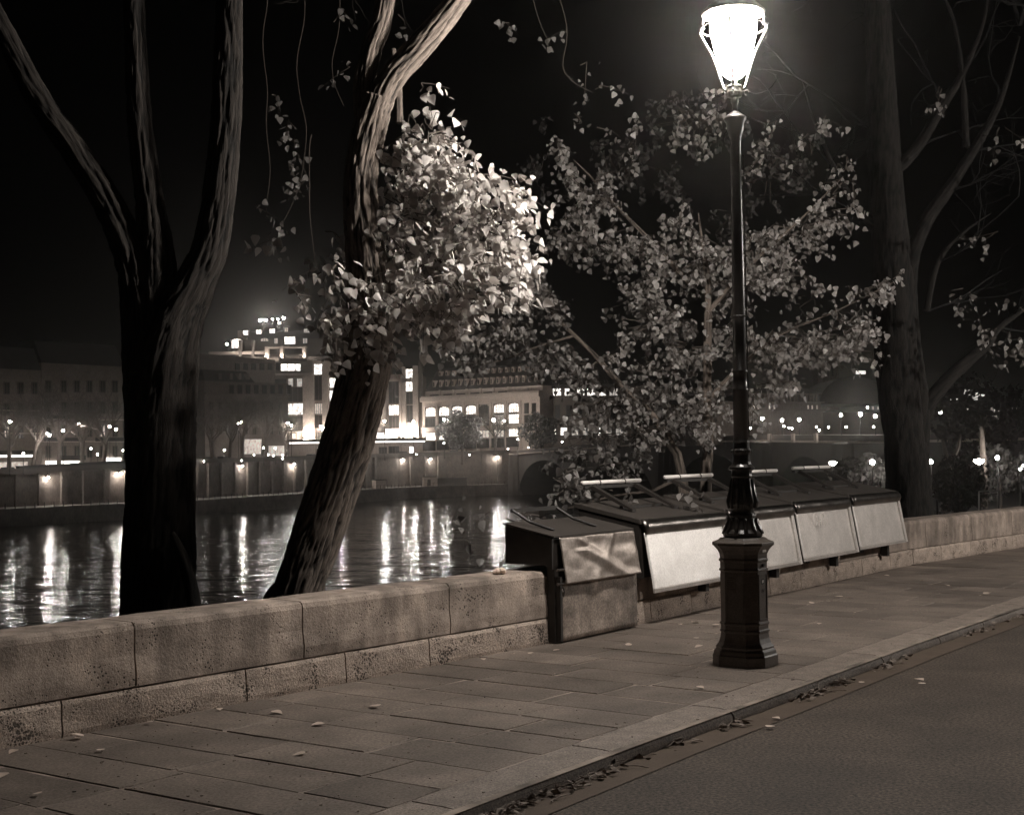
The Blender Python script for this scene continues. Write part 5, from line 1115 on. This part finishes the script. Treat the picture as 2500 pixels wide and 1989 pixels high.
for a, b in arches:
    for s_ in (a - 1.5,):
        mb = MB(); mb.lathe(Vector(Bp(s_, .8, 0)), [(2.4, ZW - .5), (2.2, ZW + 4), (1.7, zdeck(s_) - 1.2), (.6, zdeck(s_) - .9)], 10); mb.build('pier', M_fdark, br_)
for px in (1888, 1946, 2002): s_ = bs_px(px); mb = MB(); mb.box(Vector(Bp(s_, .6, bz_px(px, 1069))), (.9, .3, 1.4), math.atan2(bd.y, bd.x)); mb.build('carved_mask', M_fstone, br_)
# lamp under the arch that lights its far side
q = Vector(Bp(bs_px(1990), -9.5, bz_px(1990, 1118))); small_lamp('arch_lamp', q, .14, emit('arch lamp', 160, .6), 'lamp hidden inside the bridge arch lighting its vault', None)

# ------------------------------------------------------------------ right background: palace, towers, square
FP = Fac(1770, 235, 2240, 250)
pa = thing('palace_building', 'broad stone palace with balustrade and cornice beyond the bridge', 'building', Vector((*FP.P(10, -5, 0).xy, 0)))
FP.part('wall', M_fgrey, pa, (1700, 1003, 2010, 1085), -15, 0); FP.part('wall', M_fdark, pa, (2010.5, 1006, 2240, 1085), -15, -1); FP.part('cornice', M_fgrey, pa, (1698, 1000, 2012, 1003.5), -4, .6)
FP.part('frieze', M_fgrey, pa, (1700, 983, 2008, 999.5), -15, -.4); FP.part('cornice', M_fgrey, pa, (1698, 980, 2010, 983), -4, .4)
for i in range(26): x = 1800 + i * 8; FP.part('baluster', M_fgrey, pa, (x, 962, x + 3.5, 979), -1.4, -1.0)
FP.part('balustrade_rail', M_fgrey, pa, (1790, 959, 2012, 962), -1.6, -.8)
for x in (1842, 1852, 1880, 1892, 1974, 1984, 1996): FP.part('window', M_litdim, pa, (x, 989, x + 3, 998), -.4, -.3)
for x in (2126, 2138, 2150, 2160): FP.part('window', M_litdim, pa, (x, 992, x + 2.5, 999), -1, -.9)
FP.part('roof', M_slate, pa, (1765, 945, 2000, 958.5), -14, -3)
FQ = Fac(1950, 560, 2200, 560)
nt_ = thing('church_tower', 'square gothic church tower dimly lit above the foliage right of the lamp', 'tower', Vector((*FQ.P(10, -5, 0).xy, 0)))
FQ.part('tower_body', M_fgrey, nt_, (1996, 880, 2046, 1000), -9, 0); FQ.part('cornice', M_fgrey, nt_, (1994, 876, 2048, 881), -9.5, .5)
for x in (2001, 2012, 2019, 2030): FQ.part('louvred_opening', M_fwin, nt_, (x, 896, x + 4, 918), 0, .1)
for x in (1996, 2007.5, 2025, 2042): FQ.part('buttress', M_fgrey, nt_, (x, 884, x + 4, 985), 0, 1)
dm_ = thing('domed_roof', 'dark curved roof of a large hall in front of the church tower', 'building', Vector((*FP.P(60, -20, 0).xy, 0)))
u0_, u1_, z0, z1 = FQ.rect(1992, 915, 2160, 980); mb = MB(); FR_ = Fac(1950, 300, 2200, 300); u0_, u1_, z0, z1 = FR_.rect(2000, 918, 2170, 985)
cu = (u0_ + u1_) / 2; hw = (u1_ - u0_) / 2; loop = [(cu + hw * math.cos(a), z0 + (z1 - z0) * math.sin(a)) for a in np.linspace(0, math.pi, 14)]; k = len(loop)
mb.add([FR_.P(a, 0, b) for a, b in loop] + [FR_.P(a, -20, b) for a, b in loop], [tuple(range(k)), tuple(reversed(range(k, 2 * k)))] + [((i + 1) % k, i, k + i, k + (i + 1) % k) for i in range(k)]); mb.build('vaulted_roof', M_slate, dm_)
sg = FR_.part('lit_sign', emit('lit sign', 1.1, .5), dm_, (2095, 904, 2118, 912), -2, -1.6); FR_.part('sign_mast', M_fdark, dm_, (2105, 912, 2108, 925), -2, -1.8)
# hall with a lit arched window
FZ = Fac(2280, 260, 2460, 260)
hl = thing('exhibition_hall', 'dark hall with a wide glowing arched window at the right', 'building', Vector((*FZ.P(8, -5, 0).xy, 0)))
FZ.part('wall', M_fdark, hl, (2240, 976, 2520, 1090), -20, -.5)
u0_, u1_, z0, z1 = FZ.rect(2303, 943, 2425, 976); cu = (u0_ + u1_) / 2; hw = (u1_ - u0_) / 2
def archpoly(mb, k0, k1, d0, d1, n=16):
    lo_ = [(cu + hw * k0 * math.cos(a), z0 + (z1 - z0) * k0 * math.sin(a)) for a in np.linspace(0, math.pi, n)]; k = n
    mb.add([FZ.P(a, d0, b) for a, b in lo_] + [FZ.P(a, d1, b) for a, b in lo_], [tuple(range(k)), tuple(reversed(range(k, 2 * k)))] + [((i + 1) % k, i, k + i, k + (i + 1) % k) for i in range(k)])
mb = MB(); archpoly(mb, 1.12, 0, -20, -.6); mb.build('vault', M_slate, hl)
mb = MB(); archpoly(mb, .95, 0, -.55, -.5); ap = mb.build('arched_window', emit('arched glow', .8, .5, pattern=.25), hl)
for a in np.linspace(.35, 2.8, 7): mb = MB(); mb.tube([FZ.P(cu, -.3, z0), FZ.P(cu + hw * .95 * math.cos(a), -.3, z0 + (z1 - z0) * .95 * math.sin(a))], .12, 4); mb.build('glazing_bar', M_slate, hl)
for r_ in [(2415, 992, 2445, 1035), (2345, 997, 2380, 1010), (2470, 996, 2490, 1008)]: FZ.window(hl, r_, M_litdim, 3, 3)
# bridge and square lamps (px, py, depth, radius)
for i, (px, py, Y, r_) in enumerate([(1861, 1022, 215, .21), (1909, 1026, 215, .21), (1951, 1024, 215, .23), (2053, 1013, 195, .18), (2101, 1011, 190, .23), (2137, 1016, 185, .20), (2296, 1007, 180, .17), (2348, 1005, 180, .14), (2367, 1012, 180, .18)]):
    small_lamp('bridge_lamp', at(px, py, Y), r_, M_pt, 'round glowing lamp on a post above the bridge parapet', 'lamps along the stone bridge', pole=bz_px(px, 1062), cat='street lamp')
for i, (px, py) in enumerate([(1832, 1045), (1914, 1040), (1926, 1044), (1934, 1046), (1993, 1042), (2000, 1050), (2023, 1043), (2066, 1042), (2118, 994), (2133, 1042), (2163, 1041), (2269, 1043), (2328, 1043), (2493, 1043)]):
    q = at(px, py, 200); t = thing('small_light', 'tiny point of light low above the bridge', 'light', q, 'tiny lights behind the bridge'); mb = MB(); mb.ball(q, .14, 7, 4); mb.build('bulb', M_pt2, t)
# island square behind the wall at the right
mb = MB(); mb.add([(26, 62, -3.2), (90, 50, -3.2), (160, 170, -3.2), (44, 175, -3.2)], [(0, 1, 2, 3)]); mb.add([(26, 62, ZW - .5), (44, 175, ZW - .5), (44, 175, -3.2), (26, 62, -3.2)], [(0, 1, 2, 3)]); mb.add([(90, 50, ZW - .5), (26, 62, ZW - .5), (26, 62, -3.2), (90, 50, -3.2)], [(0, 1, 2, 3)])
tag(mb.build('island_square', M_soil), kind='structure')
for i, (px, py, Y, r_, mt) in enumerate([(2130, 1128, 100, .17, M_star), (2272, 1127, 95, .14, M_star), (2435, 1117, 95, .14, M_star), (2491, 1145, 95, .09, M_star), (2287, 1196, 80, .09, M_pt), (2500, 1136, 110, .1, M_pt)]):
    small_lamp('square_lamp', at(px, py, Y), r_, mt, ['star bright lamp shining on pale leaves left of the big right tree', 'star bright lamp just right of the big right tree', 'star bright lamp near the right picture edge above the bush', 'smaller bright lamp at the right picture edge', 'low small lamp close above the wall', 'faint lamp at the right picture edge'][i], 'lamps in the island square', pole=-3.2, cat='street lamp')
for px, py, Y, lb in ((2033, 1130, 120, 'mushroom shaped lamp beside the bridge arch'), (2390, 1125, 90, 'mushroom shaped lamp in front of a pale trunk')):
    c = at(px, py, Y); t = thing('mushroom_lamp', lb, 'street lamp', Vector((c.x, c.y, -3.2)), 'mushroom lamps'); mb = MB(); mb.lathe(c, [(.08, -.22), (.25, -.1), (.36, .02), (.34, .08), (.05, .14)], 12); mb.build('lamp_head', M_pt2, t); mb = MB(); mb.tube([Vector((c.x, c.y, -3.2)), c - Vector((0, 0, .2))], .05, 6); mb.build('lamp_post', M_iron2, t)
bush('shrub', at(2345, 1185, 72), 1.6, 2600, 'round dark clipped bush standing just above the wall at the right', M_ffol, .16, .95)
bush('leafy_tree', at(2145, 1160, 104), 2.0, 900, 'leafy tree lit from within by a bright lamp left of the big right trunk', M_fl, .35, .8)
bush('leafy_tree', at(2088, 1160, 112), 1.7, 500, 'dim leafy tree beside the bridge arch lamp', M_ffol, .4, .9)
bush('leafy_tree', at(2440, 1150, 100), 2.2, 700, 'patchy lit shrub tree under the lamp near the right edge', M_fl, .35, .9)
bush('leafy_tree', at(2400, 1020, 150), 6.0, 1100, 'dark tree crown in front of the glowing hall', M_ffol, .7, .8)
t = thing('pale_tree', 'pale forked trunk lit by the square lamp', 'tree', at(2312, 1220, 90), None)
mb = MB(); limb(mb, pxp([(2308, 1250), (2312, 1190), (2316, 1150), (2308, 1105), (2300, 1070)], 90), pr([24, 20, 18, 12, 6], 90), 12, .4, .05, 1.); mb.build('trunk', M_fbark, t, smooth=True)
mb = MB(); limb(mb, pxp([(2316, 1160), (2326, 1120), (2338, 1095), (2345, 1060)], 90), pr([16, 12, 9, 4], 90), 10, .4, .04, 2.); mb.build('limb', M_fbark, t, smooth=True)
t = thing('pale_tree', 'straight pale trunk behind the mushroom lamp', 'tree', at(2402, 1220, 97), None)
mb = MB(); limb(mb, pxp([(2400, 1240), (2402, 1180), (2400, 1110), (2396, 1040)], 97), pr([22, 18, 16, 8], 97), 12, .5, .05, 3.); mb.build('trunk', M_fbark, t, smooth=True)
rt = thing('metal_rail', 'low metal rail frame above the wall at the right', 'railing', at(2418, 1215, 60)); mb = MB(); a_, b_, c_ = at(2390, 1199, 60), at(2442, 1197, 60), at(2442, 1250, 60); mb.tube([a_, b_, c_], .035, 6); mb.build('rail', M_zinc, rt)
mb = MB(); mb.tube([a_, at(2390, 1250, 60)], .035, 6); mb.build('post', M_zinc, rt)

# ------------------------------------------------------------------ thin haze added for the lamp glow
if HAZE_DENSITY > 0:
    mb = MB(); mb.box((0, 400, 45), (1900, 1500, 113)); hz = mb.build('haze', M_soil); hz.data.materials.clear()
    hm = bpy.data.materials.new('haze'); hm.use_nodes = True; N = hm.node_tree
    for n in list(N.nodes): N.nodes.remove(n)
    out = N.nodes.new('ShaderNodeOutputMaterial'); pv = N.nodes.new('ShaderNodeVolumePrincipled'); pv.inputs['Color'].default_value = (1, .95, .9, 1); pv.inputs['Density'].default_value = HAZE_DENSITY; pv.inputs['Anisotropy'].default_value = .93
    N.links.new(pv.outputs[0], out.inputs['Volume']); hz.data.materials.append(hm); tag(hz, 'thin haze added for lamp glow around the whole quay', kind='stuff')
relabel('closed boxes on the far parapet', 'dark closed bookseller box on the far parapet, {} of that row')
for o in [o for o in COL.objects if o.get('label') == 'brightest star shaped street lamp in front of the arched store windows']: o['group'] = 'bright lamps'
relabel('street lamps on the far bank', 'small glowing street lamp along the far bank street, {}')
relabel('lamps along the stone bridge', 'round glowing lamp on a post above the bridge parapet, {}')
relabel('tiny lights behind the bridge', 'tiny point of light low above the bridge, {}')
relabel('tiny lights along the far street', 'tiny point of light at far street level, {}')
relabel('wall lamps on the far embankment', 'wall lamp lighting the far embankment wall, {}')
relabel('floodlights on the store canopy', 'floodlight at a pillar foot on the store canopy, {}')
relabel('floodlights on the store terrace', 'floodlight under a short pillar on the roof terrace, {}')
relabel('lamps on the store roof', 'bright lamp on the stepped store roof, {}')
print('leaves', n2, n3, 'flags', cnt, 'objects', len(bpy.data.objects))
